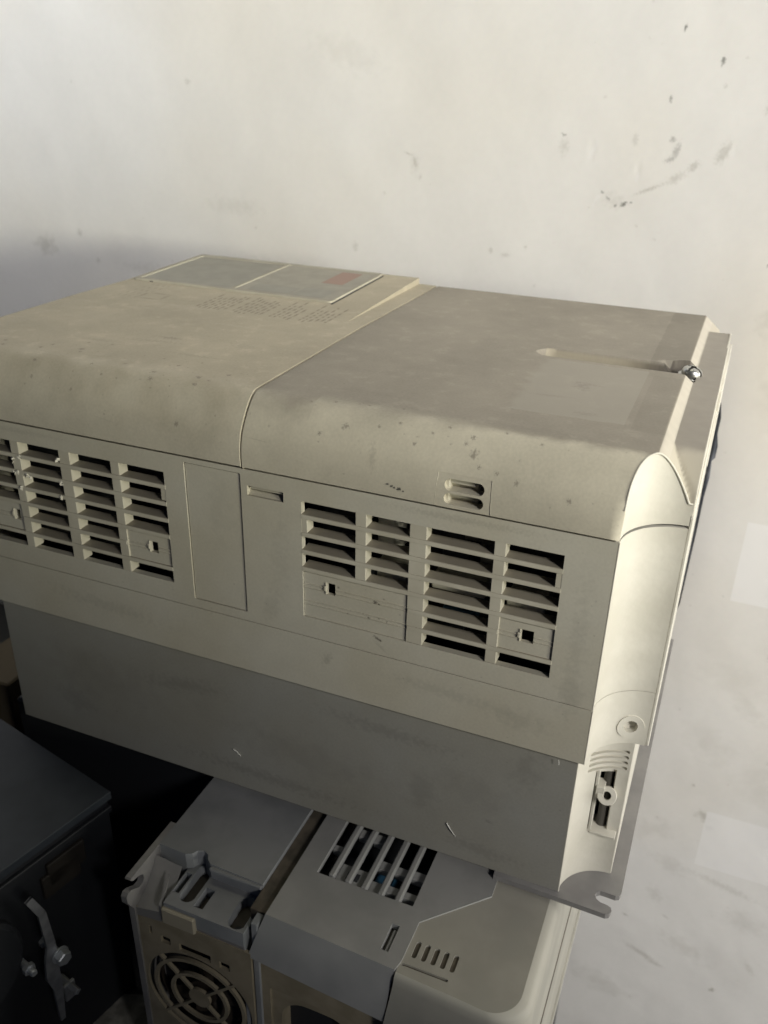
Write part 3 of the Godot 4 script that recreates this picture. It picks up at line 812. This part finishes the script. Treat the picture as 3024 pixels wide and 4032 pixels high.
	# ---- innards behind the louvres
	b = MB.new()
	b.box(Vector3(-311, -183.5, -236), Vector3(-3, 20, -26), 0)
	b.box(Vector3(-10, -183.5, -236), Vector3(15, 3, -29), 0)
	b.box(Vector3(-330, -104, -236), Vector3(21.5, 3, -34), 0)
	b.box(Vector3(-330, 2, -240), Vector3(5, 20, -34), 0)
	var core := obj("inner_frame", b, M.dark, t)
	for q in [[-99, -91, -34, -9, -11, 0], [-98, -84, -44, -35.5, -8.5, 0], [-73, -50, -42.5, -36.0, -8.0, 0], [-41, -25, -43.5, -37.5, -8.0, 0], [-72, -60, -66, -10, -17, 1], [-68, -54, -57, -51, -9, 2], [-62, -46, -20, -10, -14, 3], [-54, -45, -30, -18, -11, 3], [-128, -106, -66, -10, -18, 1], [-255, -228, -66, -30, -17, 1], [-300, -270, -60, -12, -19, 1], [-275, -256, -66, -58, -12, 3]]:
		part_box("inner_block", Vector3(q[0], q[2], -26), Vector3(q[1], q[3], q[4]), 0.5, [M.clean, M.dark, M.blue, M.darkgrey][q[5]], core)
	# dried glue crumbs stuck round three louvres
	for q in [[-279.5, -17.5], [-281.5, -25.5], [-276.0, -26.5], [-256, -14.8], [-255.6, -27.0], [-256.5, -34.5], [-283.2, -20], [-283.4, -27], [-274.5, -27.5], [-280, -34]]:
		b = MB.new()
		for k in 5:
			var c := Vector3(q[0] + rng.randf_range(-0.9, 0.9), q[1] + rng.randf_range(-1.0, 1.0), rng.randf_range(-0.4, 0.3))
			var h := Vector3(rng.randf_range(0.2, 0.7), rng.randf_range(0.2, 0.9), rng.randf_range(0.2, 0.5))
			b.box(c - h, c + h, 0.15, Transform3D.IDENTITY.translated(-c).rotated(Vector3(0.3, 0.5, 0.8).normalized(), rng.randf() * 3).translated(c))
		obj("glue_crumb", b, M.clean, sp)

# ------------------------------------------------------------------ lower drive
func lower_drive() -> void:
	var t := thing("inverter_drive", Vector3(-94, -345, -70), "smaller grey-cream inverter on its edge beneath the large one, its round fan grille facing front", "inverter")
	# heat sink half
	b_plate_top("heatsink_housing", t, PackedVector2Array([Vector2(-187.5, 220), Vector2(-187.5, -44), Vector2(-172.5, -44.5), Vector2(-169.5, -43.0), Vector2(-168.2, -40.6), Vector2(-165.2, -39.2), Vector2(-162.2, -40.6), Vector2(-160.9, -43.0), Vector2(-158.5, -44.8), Vector2(-129.8, -45.6), Vector2(-129.8, 220)]), -187.6, -345.0, M.grey)
	part_box("housing_lip", Vector3(-158, -190.4, 44), Vector3(-129.9, -188.4, 47.0), 0.5, M.grey, t, 1.0)
	var b := MB.new()
	b.plate(PackedVector2Array([Vector2(-171.9, -38), Vector2(-171.4, -65.6), Vector2(-129, -65.6), Vector2(-129, -38)]), [rect(-171.2, -167.8, -58.5, -46.6), rrect(-166.9, -159.2, -61.6, -39, 3.8, 6), rect(-157.6, -152.6, -61.8, -50.5), rrect(-139.0, -130.0, -65.0, -47, 4.3, 6)], -197.0, -206, top)
	var sh := obj("end_shelf", b, M.grey, t, 0.9)
	part_box("shelf_core", Vector3(-187, -211, 30), Vector3(-129.2, -206.3, 65.4), 0.2, M.metal_paint, t)
	part_box("fan_duct", Vector3(-187, -345, 30), Vector3(-129.2, -211.5, 52), 0.2, M.dark, t)
	part_box("shelf_end", Vector3(-130.6, -345, 46), Vector3(-128.6, -197.2, 65.2), 0.3, M.grey, t)
	b = MB.new()
	for q in [[-134.6, -56.4, 4.6, 8.6], [-163.2, -51.4, 4.6, 12.2], [-155.1, -56.5, 2.9, 6.0], [-169.6, -52.5, 2.0, 6.6]]:
		b = MB.new()
		b.plate(rect(q[0] - q[2], q[0] + q[2], q[1] - q[3], q[1] + q[3]), [], -203.0, -205.4, top)
		obj("recess_floor", b, M.darkbrown, sh)  # floor coloured dark to stand in for shade in a deep recess
	for q in [[-134.6, -61.0, 2.1], [-163.2, -59.5, 1.7]]:
		b = MB.new()
		b.plate(disc(q[0], q[1], q[2], 16), [], -202.9, -203.4, top)
		obj("screw_hole", b, M.dark, sh)
	# back foot with an open notch and a hollow corner like the large drive's
	b = MB.new()
	var foot := PackedVector2Array()
	for p in [[30, -187.7], [66.5, -187.7], [67.3, -188.4], [65.6, -190.4], [61.0, -191.6], [58.4, -193.6], [58.0, -196.2], [59.6, -198.2], [62.4, -198.0], [67.5, -194.4], [70.0, -193.9], [71.3, -195.4], [71.2, -199.6], [67.4, -206.8], [66.4, -345], [30, -345]]: foot.append(Vector2(-p[0], p[1]))
	b.plate(foot, [], -187.4, -190.6, sidex, [], 0, true)
	obj("back_foot", b, M.metal_paint, t, 0.6)
	b = MB.new()
	b.grid(func(i, j):
		var lo := Vector3(-187.3, -207.0, 66.3).lerp(Vector3(-172.8, -203.5, 66.4), i / 6.0)
		var hi := Vector3(-187.3, -191.5, 47.6).lerp(Vector3(-172.8, -193.5, 47.4), i / 6.0)
		return lo.lerp(hi, j / 6.0) + Vector3(0, -1.6, -1.6) * sin(PI * j / 6.0), 6, 6)
	b.face([Vector3(-187.3, -207, 66.3), Vector3(-172.8, -203.5, 66.4), Vector3(-172.8, -210, 66.4), Vector3(-187.3, -212, 66.3)], Vector3(-180, -206, 50))
	for q in [[Vector3(-173.4, -198.6, 66.6), Vector3(-176.4, -192.8, 54.0), Vector3(-173.6, -206.0, 66.6)]]:
		var off := Vector3(1.3, 0.1, 0.3)
		b.tri(q[0], q[1], q[2]); b.tri(q[0] + off, q[2] + off, q[1] + off)
		b.quad(q[0], q[0] + off, q[1] + off, q[1]); b.quad(q[0], q[2], q[2] + off, q[0] + off); b.quad(q[1], q[1] + off, q[2] + off, q[2])
	obj("foot_recess", b, M.metal_paint, t)
	# beige clip
	b = MB.new()
	b.box(Vector3(-172.2, -209.2, 64.5), Vector3(-154.2, -199.4, 67.4), 0.7, Transform3D.IDENTITY)
	obj("fan_clip", b, M.clip, t, 0.3)
	# fan grille
	b = MB.new()
	var C := Vector2(-156.6, -257.0)
	var holes := [rrect(-175.2, -169.8, -225.4, -220.8, 0.4, 2), rrect(-165.0, -147.6, -226.6, -221.4, 0.4, 2), rrect(-143.0, -137.4, -227.0, -222.4, 0.4, 2), rrect(-181.6, -180.0, -222.6, -216.8, 0.7, 3)]
	for k in 4:
		for q in [[6.0, 14.4], [16.4, 24.0], [26.0, 29.6]]:
			var lo := PI / 4 + PI / 2 * k - PI / 2
			var poly := PackedVector2Array()
			var off: float = 0.75
			var n := 12
			var stop := 0.9 if q[0] > 26 else 1.0
			for i in n + 1:
				var a := lerpf(lo + off / q[1] + (0.25 if q[0] > 26 else 0.0), lo + PI / 2 - off / q[1] - (0.25 if q[0] > 26 else 0.0), float(i) / n)
				poly.append(C + Vector2.from_angle(a) * q[1])
			for i in n + 1:
				var a := lerpf(lo + PI / 2 - off / q[0] - (0.25 if q[0] > 26 else 0.0), lo + off / q[0] + (0.25 if q[0] > 26 else 0.0), float(i) / n)
				poly.append(C + Vector2.from_angle(a) * q[0])
			holes.append(poly)
	b.plate(PackedVector2Array([Vector2(-188.4, -345), Vector2(-125.2, -345), Vector2(-125.6, -208.5), Vector2(-188.2, -206.6)]), holes, 66.0, 64.4, xy)
	var fg := obj("fan_grille", b, M.beige, t, 0.3)
	b = MB.new()
	b.lathe([Vector2(25, 0), Vector2(25, 3)], Transform3D(Basis(Vector3.RIGHT, PI / 2), Vector3(C.x, C.y, 59.0)), 36, 1)
	b.lathe([Vector2(7.5, -3), Vector2(7.5, 3.4), Vector2(0.01, 3.4)], Transform3D(Basis(Vector3.RIGHT, PI / 2), Vector3(C.x, C.y, 59.3)), 28)
	obj("fan_hub", b, M.darkbrown, t)
	for k in 7:
		b = MB.new()
		var a := TAU * k / 7.0
		b.grid(func(i, j):
			var r: float = lerpf(7, 23.5, i / 4.0)
			var aa: float = a + lerpf(-0.3, 0.32, j / 4.0) + i * 0.06
			return Vector3(C.x + r * cos(aa), C.y + r * sin(aa), 61.0 - 4.0 * j / 4.0 + i * 0.1), 4, 4)
		obj("fan_blade", b, M.darkbrown, t)
	# brown gap between the halves
	part_box("gap_strip", Vector3(-130, -345, -220), Vector3(-120.0, -190.2, 57), 0.3, M.tape, t, 0.3)
	part_box("gap_edge", Vector3(-126.4, -345, 56.5), Vector3(-123.0, -191.4, 63), 0.4, M.grey, t, 0.6)
	# louvred cover half
	b = MB.new()
	var big := rrect(-109.8, -61.6, -29.6, 60, 0.5, 2)
	b.plate(PackedVector2Array([Vector2(-120.6, 220), Vector2(-120.6, -59.4), Vector2(-57.6, -62.0), Vector2(-56.4, -57), Vector2(-56.0, -36), Vector2(-30.2, -10), Vector2(-30.4, 0.5), Vector2(-32.4, 3.2), Vector2(-32.4, 220)]), [big, rect(-66.8, -63.2, -55.2, -41.4)], -187.0, -190.2, top)
	b.grid(func(i, j):
		var lo := Vector3(-127.2, -210.8, 66.0).lerp(Vector3(-60.4, -217.4, 66.2), i / 12.0)
		var hi := Vector3(-120.6, -187.0, 59.4).lerp(Vector3(-57.6, -187.0, 62.0), i / 12.0)
		return lo.lerp(hi, j / 6.0) + Vector3(0, 0, 1.2 * sin(PI * j / 6.0)), 12, 6, 1)
	b.quad(Vector3(-127.2, -210.8, 66.0), Vector3(-126.0, -213.2, 62), Vector3(-60.4, -220, 62), Vector3(-60.4, -217.4, 66.2))
	b.quad(Vector3(-120.6, -187.0, 59.4), Vector3(-120.6, -187.0, 40), Vector3(-127.2, -211, 40), Vector3(-127.2, -210.8, 66.0))
	b.quad(Vector3(-57.6, -187.0, 62.0), Vector3(-60.4, -217.4, 66.2), Vector3(-60.4, -219, 50), Vector3(-57.6, -189.0, 50.0))
	var lc := obj("louvre_cover", b, M.grey_body, t, 0.9)
	for k in 5:
		var x := -104.4 + 8.28 * k + k * 0.12
		part_box("louvre_bar", Vector3(x, -190.6, -62), Vector3(x + 2.9, -187.05, 28.4 + 0.3 * k), 0.6, M.grey_body, lc, 0.9)
	b = MB.new()
	for q in [[-110, -104, 8.2, 11.6], [-101.6, -95.6, -6, -1], [-101.6, -95.6, 17.2, 30], [-93.4, -87.2, -6, -0.6], [-93.4, -87.0, 17.4, 30], [-85.2, -79, 8.3, 13.6], [-85.2, -79, 21, 30], [-76.8, -70.5, 8.6, 13.2], [-76.8, -70.5, 20.4, 24.6], [-68.6, -61, 7.8, 12.9], [-68.6, -61, 20.6, 24.4]]:
		b.box(Vector3(q[0], -194, q[2]), Vector3(q[1], -190.4, q[3]), 0.2)
	obj("cross_rib", b, M.grey_body, lc, 0.8)
	part_box("inner_hole", Vector3(-97.2, -192, 20.4), Vector3(-91.2, -190.2, 25.0), 0.1, M.dark, lc)
	b = MB.new()
	b.box(Vector3(-112, -230, -80), Vector3(-59, -206, 50), 0)
	obj("inner_frame", b, M.dark, t)
	part_box("inner_block", Vector3(-86, -206.2, 4), Vector3(-78, -197, 19), 0.4, M.blue, t)
	part_box("slot_floor", Vector3(-67.2, -193.5, 41), Vector3(-62.8, -190.6, 56), 0.1, M.darkgrey, lc)
	part_box("slot_tongue", Vector3(-65.2, -191, 43), Vector3(-63.9, -188.2, 54.6), 0.3, M.grey_body, lc, 0.8)
	# front wall under the bevel with a sunken panel
	b = MB.new()
	b.plate(rect(-126.2, -60, -345, -210), [rrect(-118.8, -64, -335, -233.0, 1.0, 3)], 62.0, 59, xy)
	obj("front_wall", b, M.beige, t)
	b = MB.new()
	b.plate(rect(-120, -62, -337, -231), [rrect(-114, -76, -290, -239.0, 14, 8)], 60.4, 50, xy)
	obj("sunken_panel", b, M.beige, t)
	part_box("fan_opening", Vector3(-118, -300, 40), Vector3(-70, -233, 52), 0.4, M.dark, t)
	# smooth front cover half, rounded to the right
	b = MB.new()
	var lv := []
	for q in [[-187.8, 5.2, 0.0], [-188.5, 2.6, 1.2], [-190.0, 0.9, 2.2], [-193.0, 0.0, 3.0], [-217, 0.0, 5.0], [-345, 0.0, 5.6]]:
		var ring := PackedVector3Array()
		var xr: float = 0.0 - q[1]
		var zf: float = 62.2 + q[2]
		var rad = 13.0 + q[2]
		ring.append(Vector3(-62.5, q[0], -220)); ring.append(Vector3(xr, q[0], -220))
		for i in 11:
			var a := PI / 2 * i / 10.0
			ring.append(Vector3(xr - rad + rad * cos(a), q[0], zf + 2.0 - rad + rad * sin(a)))
		ring.append(Vector3(-33, q[0], zf + 1.0))
		ring.append(Vector3(-57.0 + 0.0 - (3.0 if q[0] < -200 else 0.0), q[0], zf))
		lv.append(ring)
	for i in lv.size() - 1:
		for k in range(1, lv[0].size() - 1): b.quad(lv[i][k + 1], lv[i][k], lv[i + 1][k], lv[i + 1][k + 1], 1)
	var cap := PackedVector2Array()
	for p in lv[0]: cap.append(Vector2(p.x, -p.z))
	var vents := []
	for k in 5: vents.append(rrect(-53.7 + 4.28 * k, -51.4 + 4.28 * k, -53.2, -44.7, 1.1, 4))
	vents.append(rrect(-56.2, -35.4, -58.2, -56.9, 0.5, 3))
	b.plate(cap, vents, -187.8, -189.2, top)
	var fc := obj("front_cover", b, M.cream_body, t, 0.75)
	b = MB.new()
	b.plate(rect(-55, -34, -59, -44), [], -189.0, -189.6, top)
	obj("vent_floor", b, M.tape, fc)
	part_box("corner_strip", Vector3(-3, -262.5, -200), Vector3(0.35, -259.5, 58), 0.2, M.tape, t)
	part_box("bottom_flange", Vector3(-20, -345, -200), Vector3(1.6, -341.5, 57), 0.4, M.cream_body, t)

func b_plate_top(called: String, t: Node, p: PackedVector2Array, y0: float, y1: float, mat: Material) -> void:
	var b := MB.new()
	b.plate(p, [], y0, y1, top)
	obj(called, b, mat, t, 0.9)

# ------------------------------------------------------------------ dark box, bracket and small things
func dark_box() -> void:
	var t := thing("equipment_box", Vector3(-300, -345, 70), "dark slate equipment box with flat lid at the lower left", "box")
	var th := deg_to_rad(13.0)
	var fr := Transform3D(Basis(Vector3(cos(th), 0, sin(th)), Vector3.UP, Vector3(-sin(th), 0, cos(th))), Vector3(-232, -190, 24))
	var b := MB.new()
	b.box(Vector3(-170, -4.2, 0), Vector3(0, 0.8, 150), 0.35, fr)
	obj("lid", b, M.slate, t, 0.3)
	b = MB.new()
	b.box(Vector3(-168, -155, 1.5), Vector3(-1.8, -4.6, 148), 0.5, fr)
	b.box(Vector3(-168, -12, 1), Vector3(0.6, -8.0, 149), 0.5, fr)
	var bd := obj("body", b, M.blackish, t)
	b = MB.new()
	b.lathe([Vector2(0.01, 7.0), Vector2(27, 7), Vector2(29, 5), Vector2(29, 0)].duplicate(), fr * Transform3D(Basis(Vector3(0, 0, 1), -PI / 2), Vector3(-1.5, -45, 92)), 36)
	obj("round_cap", b, M.blackish, bd)
	b = MB.new()
	for q in [[-16, 20], [-22, 24]]: b.box(Vector3(-2.2, q[0] - 14, q[1]), Vector3(0.4, q[0], q[1] + 22), 0.5, fr)
	obj("terminal_block", b, M.brownblack, bd)
	# strap bracket bolted to the box
	var br := thing("strap_bracket", Vector3(-232, -300, 80), "bent steel strap bracket with hex bolt on the dark box", "bracket")
	b = MB.new()
	# outline follows the strap: (along box side, y)
	var pth := [[60.0, -204.5], [55.2, -218.3], [54.0, -242], [55.2, -250], [56.2, -262], [55.0, -272], [56.0, -297]]
	var wid := [1.9, 2.0, 2.4, 3.4, 3.8, 2.6, 1.3]
	for i in pth.size() - 1:
		var A := Vector3(12.0, pth[i][1] + 190.0, pth[i][0])
		var B := Vector3(12.0, pth[i + 1][1] + 190.0, pth[i + 1][0])
		var d := (B - A).normalized()
		var sd := d.cross(Vector3.RIGHT).normalized()
		var a0: Vector3 = A - sd * wid[i]
		var a1: Vector3 = A + sd * wid[i]
		var b0: Vector3 = B - sd * wid[i + 1]
		var b1: Vector3 = B + sd * wid[i + 1]
		var off := Vector3(-1.6, 0, 0)
		var cc := fr * ((A + B) / 2 + off / 2)
		for f in [[a0, a1, b1, b0], [a0 + off, a1 + off, b1 + off, b0 + off], [a0, b0, b0 + off, a0 + off], [a1, b1, b1 + off, a1 + off]]:
			b.face([fr * f[0], fr * f[1], fr * f[2], fr * f[3]], cc)
	var st := obj("strap", b, M.steel, br)
	b = MB.new()
	b.box(Vector3(-7.5, -1.2, -1.5), Vector3(7.5, 1.2, 1.5), 0.2, fr * Transform3D(Basis.from_euler(Vector3(0.75, 0, 0)), Vector3(11.3, -87.5, 49.0)))
	b.box(Vector3(10.4, -97.5, 46), Vector3(12.2, -86.0, 52.5), 0.3, fr * Transform3D(Basis.IDENTITY, Vector3.ZERO))
	obj("side_tab", b, M.steel, br)
	var bt := thing("hex_bolt", Vector3(-231, -252, 75), "steel hex bolt through the strap bracket", "bolt")
	b = MB.new()
	var ax := fr * Transform3D(Basis(Vector3(0, 0, 1), -PI / 2), Vector3(12.2, -61.5, 51.0))
	b.lathe([Vector2(4.6, 0), Vector2(4.6, 0.9), Vector2(3.0, 1.0)], ax, 24)
	b.lathe([Vector2(4.0, 1.2), Vector2(4.0, 4.4), Vector2(3.4, 5.0), Vector2(0.01, 5.0)], ax, 6)
	obj("bolt_head", b, M.zinc, bt)
	b = MB.new()
	b.lathe([Vector2(1.9, -12), Vector2(1.9, 0)], ax, 12, 1)
	b.lathe([Vector2(3.0, -13.5), Vector2(3.0, -11.2), Vector2(0.01, -11.2)], ax, 6)
	obj("bolt_shank", b, M.zinc, bt)
	bt = thing("stud", Vector3(-236, -250, 90), "small steel stud end left of the strap bracket", "stud")
	b = MB.new()
	ax = fr * Transform3D(Basis(Vector3(0, 0, 1), -PI / 2), Vector3(-1.5, -60, 65.5))
	b.lathe([Vector2(1.9, 0), Vector2(1.9, 13), Vector2(1.5, 14), Vector2(0.01, 14)], ax, 14)
	b.lathe([Vector2(3.2, 8), Vector2(3.2, 10.5), Vector2(1.9, 10.6)], ax, 6)
	obj("stud_end", b, M.zinc, bt)

func small_things() -> void:
	# torn dark sheet behind the right end
	org = Vector3(0, -190, -252)
	var b := MB.new()
	var p := PackedVector2Array()
	for q in [[-120, -24], [23.6, -25], [25.2, -34], [25.0, -44], [26.6, -52], [26.4, -60], [24.8, -62.5], [25.6, -74], [24.6, -86], [24.4, -110], [23.8, -140], [23.2, -166], [20, -186], [-120, -186]]: p.append(Vector2(q[0], q[1]))
	b.plate(p, [], 0.0, -1.4, func(u, v, w): return Vector3(u + 0.7, v, -251.0 + sin(v * 0.11) * 1.2 + sin(u * 0.2) * 0.6 + w), steps(-120, 26, 4.0), 1, true)
	var o := obj("plastic_sheet", b, M.sheet, self)
	o.set_meta("label", "torn dark blue-grey plastic sheet hanging behind the large inverter"); o.set_meta("category", "sheet")
	# lint threads caught on the side
	var n := 0
	for q in [[Vector3(-171.9, -160.2, -1.6), Vector3(-169.6, -160.6, -1.2), Vector3(-167.4, -163.2, -1.6), "short white lint thread on the lower housing, above the heat sink half"], [Vector3(-57.4, -163.8, -1.7), Vector3(-55.2, -166.2, -1.1), Vector3(-52.6, -170.6, -1.7), "white lint thread on the lower housing, above the lower drive's louvres"], [Vector3(-10.4, -106.6, 0.2), Vector3(-10.1, -108, 0.3), Vector3(-10.0, -109.3, 0.1), "tiny white lint thread at the lip by the right corner"]]:
		org = q[0]
		b = MB.new()
		b.tube([q[0], q[1], (q[1] + q[2]) / 2, q[2]], [0.30, 0.26, 0.2, 0.08] if q[0].y < -120.0 else [0.14, 0.14, 0.12, 0.06], 6)
		o = obj("lint_thread", b, M.lint, self)
		o.set_meta("label", q[3]); o.set_meta("category", "lint"); o.set_meta("group", "lint threads on the large inverter")
	# scrap board between the dark box and the lower drive
	org = Vector3(-225, -345, 66)
	b = MB.new()
	b.plate(PackedVector2Array([Vector2(-246, -38), Vector2(-200, -20), Vector2(-196, -110), Vector2(-262, -104)]), [], -341.0, -345, top)
	o = obj("scrap_board", b, M.board, self, 0.3)
	o.set_meta("label", "stained grey board lying at the foot of the lower inverter"); o.set_meta("category", "board")
	# black box added to darken the gap; also carries the large drive
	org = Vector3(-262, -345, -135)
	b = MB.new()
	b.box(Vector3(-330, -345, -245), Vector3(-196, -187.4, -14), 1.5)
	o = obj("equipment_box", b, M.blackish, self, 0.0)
	o.set_meta("label", "added black box darkening the gap under the left half of the large inverter"); o.set_meta("category", "box")
	# pale block half hidden behind the left end
	org = Vector3(-372, -345, -60)
	b = MB.new()
	b.box(Vector3(-400, -345, -110), Vector3(-362, -205, -38), 1.2)
	o = obj("carton", b, M.carton, self, 0.2)
	o.set_meta("label", "brown carton showing behind the left end of the large inverter"); o.set_meta("category", "carton")

func setting() -> void:
	# wall and floor
	org = Vector3(0, -1045, -285)
	var b := MB.new()
	b.box(Vector3(-2300, -1050, -485), Vector3(2000, 1400, -285), 0)
	var o := obj("wall", b, M.wall, self, 0.0, func(p): return Vector2((p.x + 800.0) / 1500.0, (300.0 - p.y) / 1350.0))
	o.set_meta("kind", "structure"); o.set_meta("label", "white plastered wall with smudges and chips"); o.set_meta("category", "wall")
	org = Vector3(0, -1045, 0)
	b = MB.new()
	b.box(Vector3(-2300, -1145, -285), Vector3(2000, -1045, 2200), 0)
	o = obj("floor", b, M.floor, self)
	o.set_meta("kind", "structure")
	# the bench they stand on
	var t := thing("bench", Vector3(-350, -1045, -20), "dark steel bench under the pile of drives", "bench")
	part_box("bench_top", Vector3(-760, -365, -270), Vector3(-6, -345.2, 210), 1.5, M.bench, t, 0.3)
	for x in [-740, -40]:
		for z in [-250, 180]: part_box("leg", Vector3(x, -1045, z), Vector3(x + 30, -365, z + 30), 1.0, M.bench, t)

func _ready() -> void:
	rng.seed = 77
	# ---------------- camera
	var cam := Camera3D.new()
	cam.name = "camera"
	cam.fov = 60.118
	cam.near = 0.01; cam.far = 50.0
	var lens := CameraAttributesPhysical.new()
	lens.frustum_focal_length = 20.738
	lens.frustum_focus_distance = 0.36
	lens.exposure_aperture = 11.0
	lens.frustum_near = 0.01; lens.frustum_far = 50.0
	cam.attributes = lens
	cam.transform = Transform3D(Basis(Vector3(0.924814, 0.021664, -0.379801), Vector3(-0.188420, 0.893400, -0.407841), Vector3(0.330479, 0.448740, 0.830311)).orthonormalized(), put(Vector3(24.908, 151.27, 293.73)))
	add_child(cam)
	cam.current = true
	# ---------------- light: doorway beam from the right, unseen lamps added to fit brightness, dim blue room
	var env := Environment.new()
	env.background_mode = Environment.BG_COLOR
	env.background_color = Color(0.22, 0.33, 0.52)
	env.background_energy_multiplier = 0.08
	env.tonemap_mode = Environment.TONE_MAPPER_LINEAR
	env.tonemap_exposure = 1.06
	env.sdfgi_enabled = true; env.ssao_enabled = true; env.ssil_enabled = true
	var we := WorldEnvironment.new()
	we.environment = env
	we.name = "environment"
	add_child(we)
	spot("added_spot_light", Vector3(1488, 1099, 1006), Vector3(845, 392, -285), 30.9, 0.49, 0.2, Color(1.0, 0.985, 0.965), 5.25)  # unseen spot added to light the wall, cone edge leaves lower left dark
	spot("added_spot_light", Vector3(-134, 765, 1612), Vector3(-1080, 1044, -285), 34.72, 0.70, 0.28, Color(0.94, 0.95, 1.0), 4.9)  # second unseen spot, added to brighten the left of the wall
	spot("doorway_beam", Vector3(1413, 250, 593), Vector3(-838, 230, -285), 11.35, 1.0, 0.24, Color(1.0, 0.99, 0.90), 4.7)
	area("added_side_light", Vector3(1050, -230, -145), Vector3(0, -230, -165), Vector2(0.2, 1.3), Color(1.0, 0.985, 0.95), 0.48)  # unseen strip lamp added for the right end and lower wall
	area("added_overhead_light", Vector3(-250, 1250, -165), Vector3(-250, 0, -166), Vector2(0.8, 0.2), Color(1.0, 0.98, 0.85), 0.16)  # unseen overhead lamp added as weak fill
	# ---------------- materials
	M.clean = stuff_mat(mottled(1, 0.01, Color(0.595, 0.572, 0.50), Color(0.67, 0.648, 0.575)), 0.5, 5.0, 0, bumpy(50, 0.09, 2.0), 0.12)
	M.side_tri = stuff_mat(mottled(2, 0.01, Color(0.475, 0.447, 0.365), Color(0.545, 0.517, 0.43)), 0.6, 7.0)
	M.side = sheet_mat(side_texture(), 0.55)
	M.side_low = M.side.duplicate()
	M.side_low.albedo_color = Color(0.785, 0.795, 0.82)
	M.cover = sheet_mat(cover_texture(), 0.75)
	M.dark = plain(Color(0.018, 0.02, 0.024), 0.7)
	M.darkgrey = plain(Color(0.075, 0.07, 0.06), 0.7)
	M.blue = plain(Color(0.03, 0.11, 0.20), 0.5)
	M.chrome = plain(Color(0.55, 0.55, 0.53), 0.36, 1.0)
	M.window = stuff_mat(mottled(4, 0.02, Color(0.255, 0.248, 0.212), Color(0.29, 0.278, 0.236), 3), 0.5, 6.0)
	M.keylabel = stuff_mat(mottled(5, 0.02, Color(0.30, 0.285, 0.24), Color(0.34, 0.32, 0.27), 3), 0.6, 6.0)
	M.redlabel = plain(Color(0.335, 0.235, 0.195), 0.75)
	M.metal_paint = stuff_mat(mottled(6, 0.012, Color(0.21, 0.205, 0.205), Color(0.26, 0.255, 0.25)), 0.55, 6.0)
	M.grey = stuff_mat(mottled(7, 0.008, Color(0.265, 0.28, 0.295), Color(0.345, 0.36, 0.372), 5), 0.7, 5.0)
	M.grey_body = stuff_mat(mottled(8, 0.008, Color(0.335, 0.342, 0.34), Color(0.405, 0.412, 0.405), 5), 0.65, 5.0)
	M.cream_body = stuff_mat(mottled(9, 0.008, Color(0.355, 0.347, 0.305), Color(0.42, 0.41, 0.36), 5), 0.6, 5.0)
	M.beige = stuff_mat(mottled(10, 0.01, Color(0.27, 0.235, 0.165), Color(0.345, 0.30, 0.215), 4), 0.65, 8.0)
	M.clip = plain(Color(0.42, 0.38, 0.29), 0.6)
	M.darkbrown = plain(Color(0.035, 0.027, 0.02), 0.6)
	M.tape = stuff_mat(mottled(12, 0.02, Color(0.07, 0.06, 0.045), Color(0.12, 0.10, 0.075)), 0.75, 8.0)
	M.slate = stuff_mat(mottled(13, 0.01, Color(0.021, 0.027, 0.036), Color(0.033, 0.040, 0.051)), 0.6, 5.0)
	M.blackish = plain(Color(0.014, 0.016, 0.02), 0.6)
	M.brownblack = plain(Color(0.022, 0.018, 0.014), 0.7)
	M.steel = stuff_mat(mottled(18, 0.02, Color(0.30, 0.31, 0.33), Color(0.42, 0.43, 0.45)), 0.45, 9.0, 0.6)
	M.zinc = plain(Color(0.6, 0.63, 0.66), 0.4, 0.7)
	M.sheet = stuff_mat(mottled(19, 0.02, Color(0.09, 0.10, 0.115), Color(0.15, 0.16, 0.18)), 0.6, 8.0)
	M.lint = plain(Color(0.75, 0.74, 0.7), 0.9)
	M.board = stuff_mat(mottled(20, 0.03, Color(0.16, 0.155, 0.14), Color(0.32, 0.31, 0.285), 5), 0.85, 6.0)
	M.carton = plain(Color(0.12, 0.095, 0.06), 0.85)
	M.bench = plain(Color(0.06, 0.06, 0.06), 0.7)
	M.floor = stuff_mat(mottled(22, 0.01, Color(0.2, 0.195, 0.18), Color(0.3, 0.29, 0.27), 5), 0.9, 1.2)
	M.wall = sheet_mat(wall_texture(), 0.9, wall_relief(), 0.3)
	# ---------------- the place, then the things
	setting()
	big_drive()
	lower_drive()
	dark_box()
	small_things()

func area(called: String, at: Vector3, to: Vector3, size: Vector2, c: Color, e: float) -> void:
	var l := AreaLight3D.new()
	l.name = called
	l.area_size = size
	l.light_color = c
	l.light_energy = e
	l.area_range = 12.0
	l.shadow_enabled = true
	l.position = put(at)
	add_child(l)
	l.look_at_from_position(put(at), put(to))

func spot(called: String, at: Vector3, to: Vector3, half: float, soft: float, size: float, c: Color, e: float) -> void:
	var l := SpotLight3D.new()
	l.name = numbered(called, self)
	l.spot_angle = half
	l.spot_angle_attenuation = soft
	l.spot_range = 12.0
	l.spot_attenuation = 2.0
	l.light_size = size
	l.light_color = c
	l.light_energy = e
	l.shadow_enabled = true
	add_child(l)
	l.look_at_from_position(put(at), put(to))
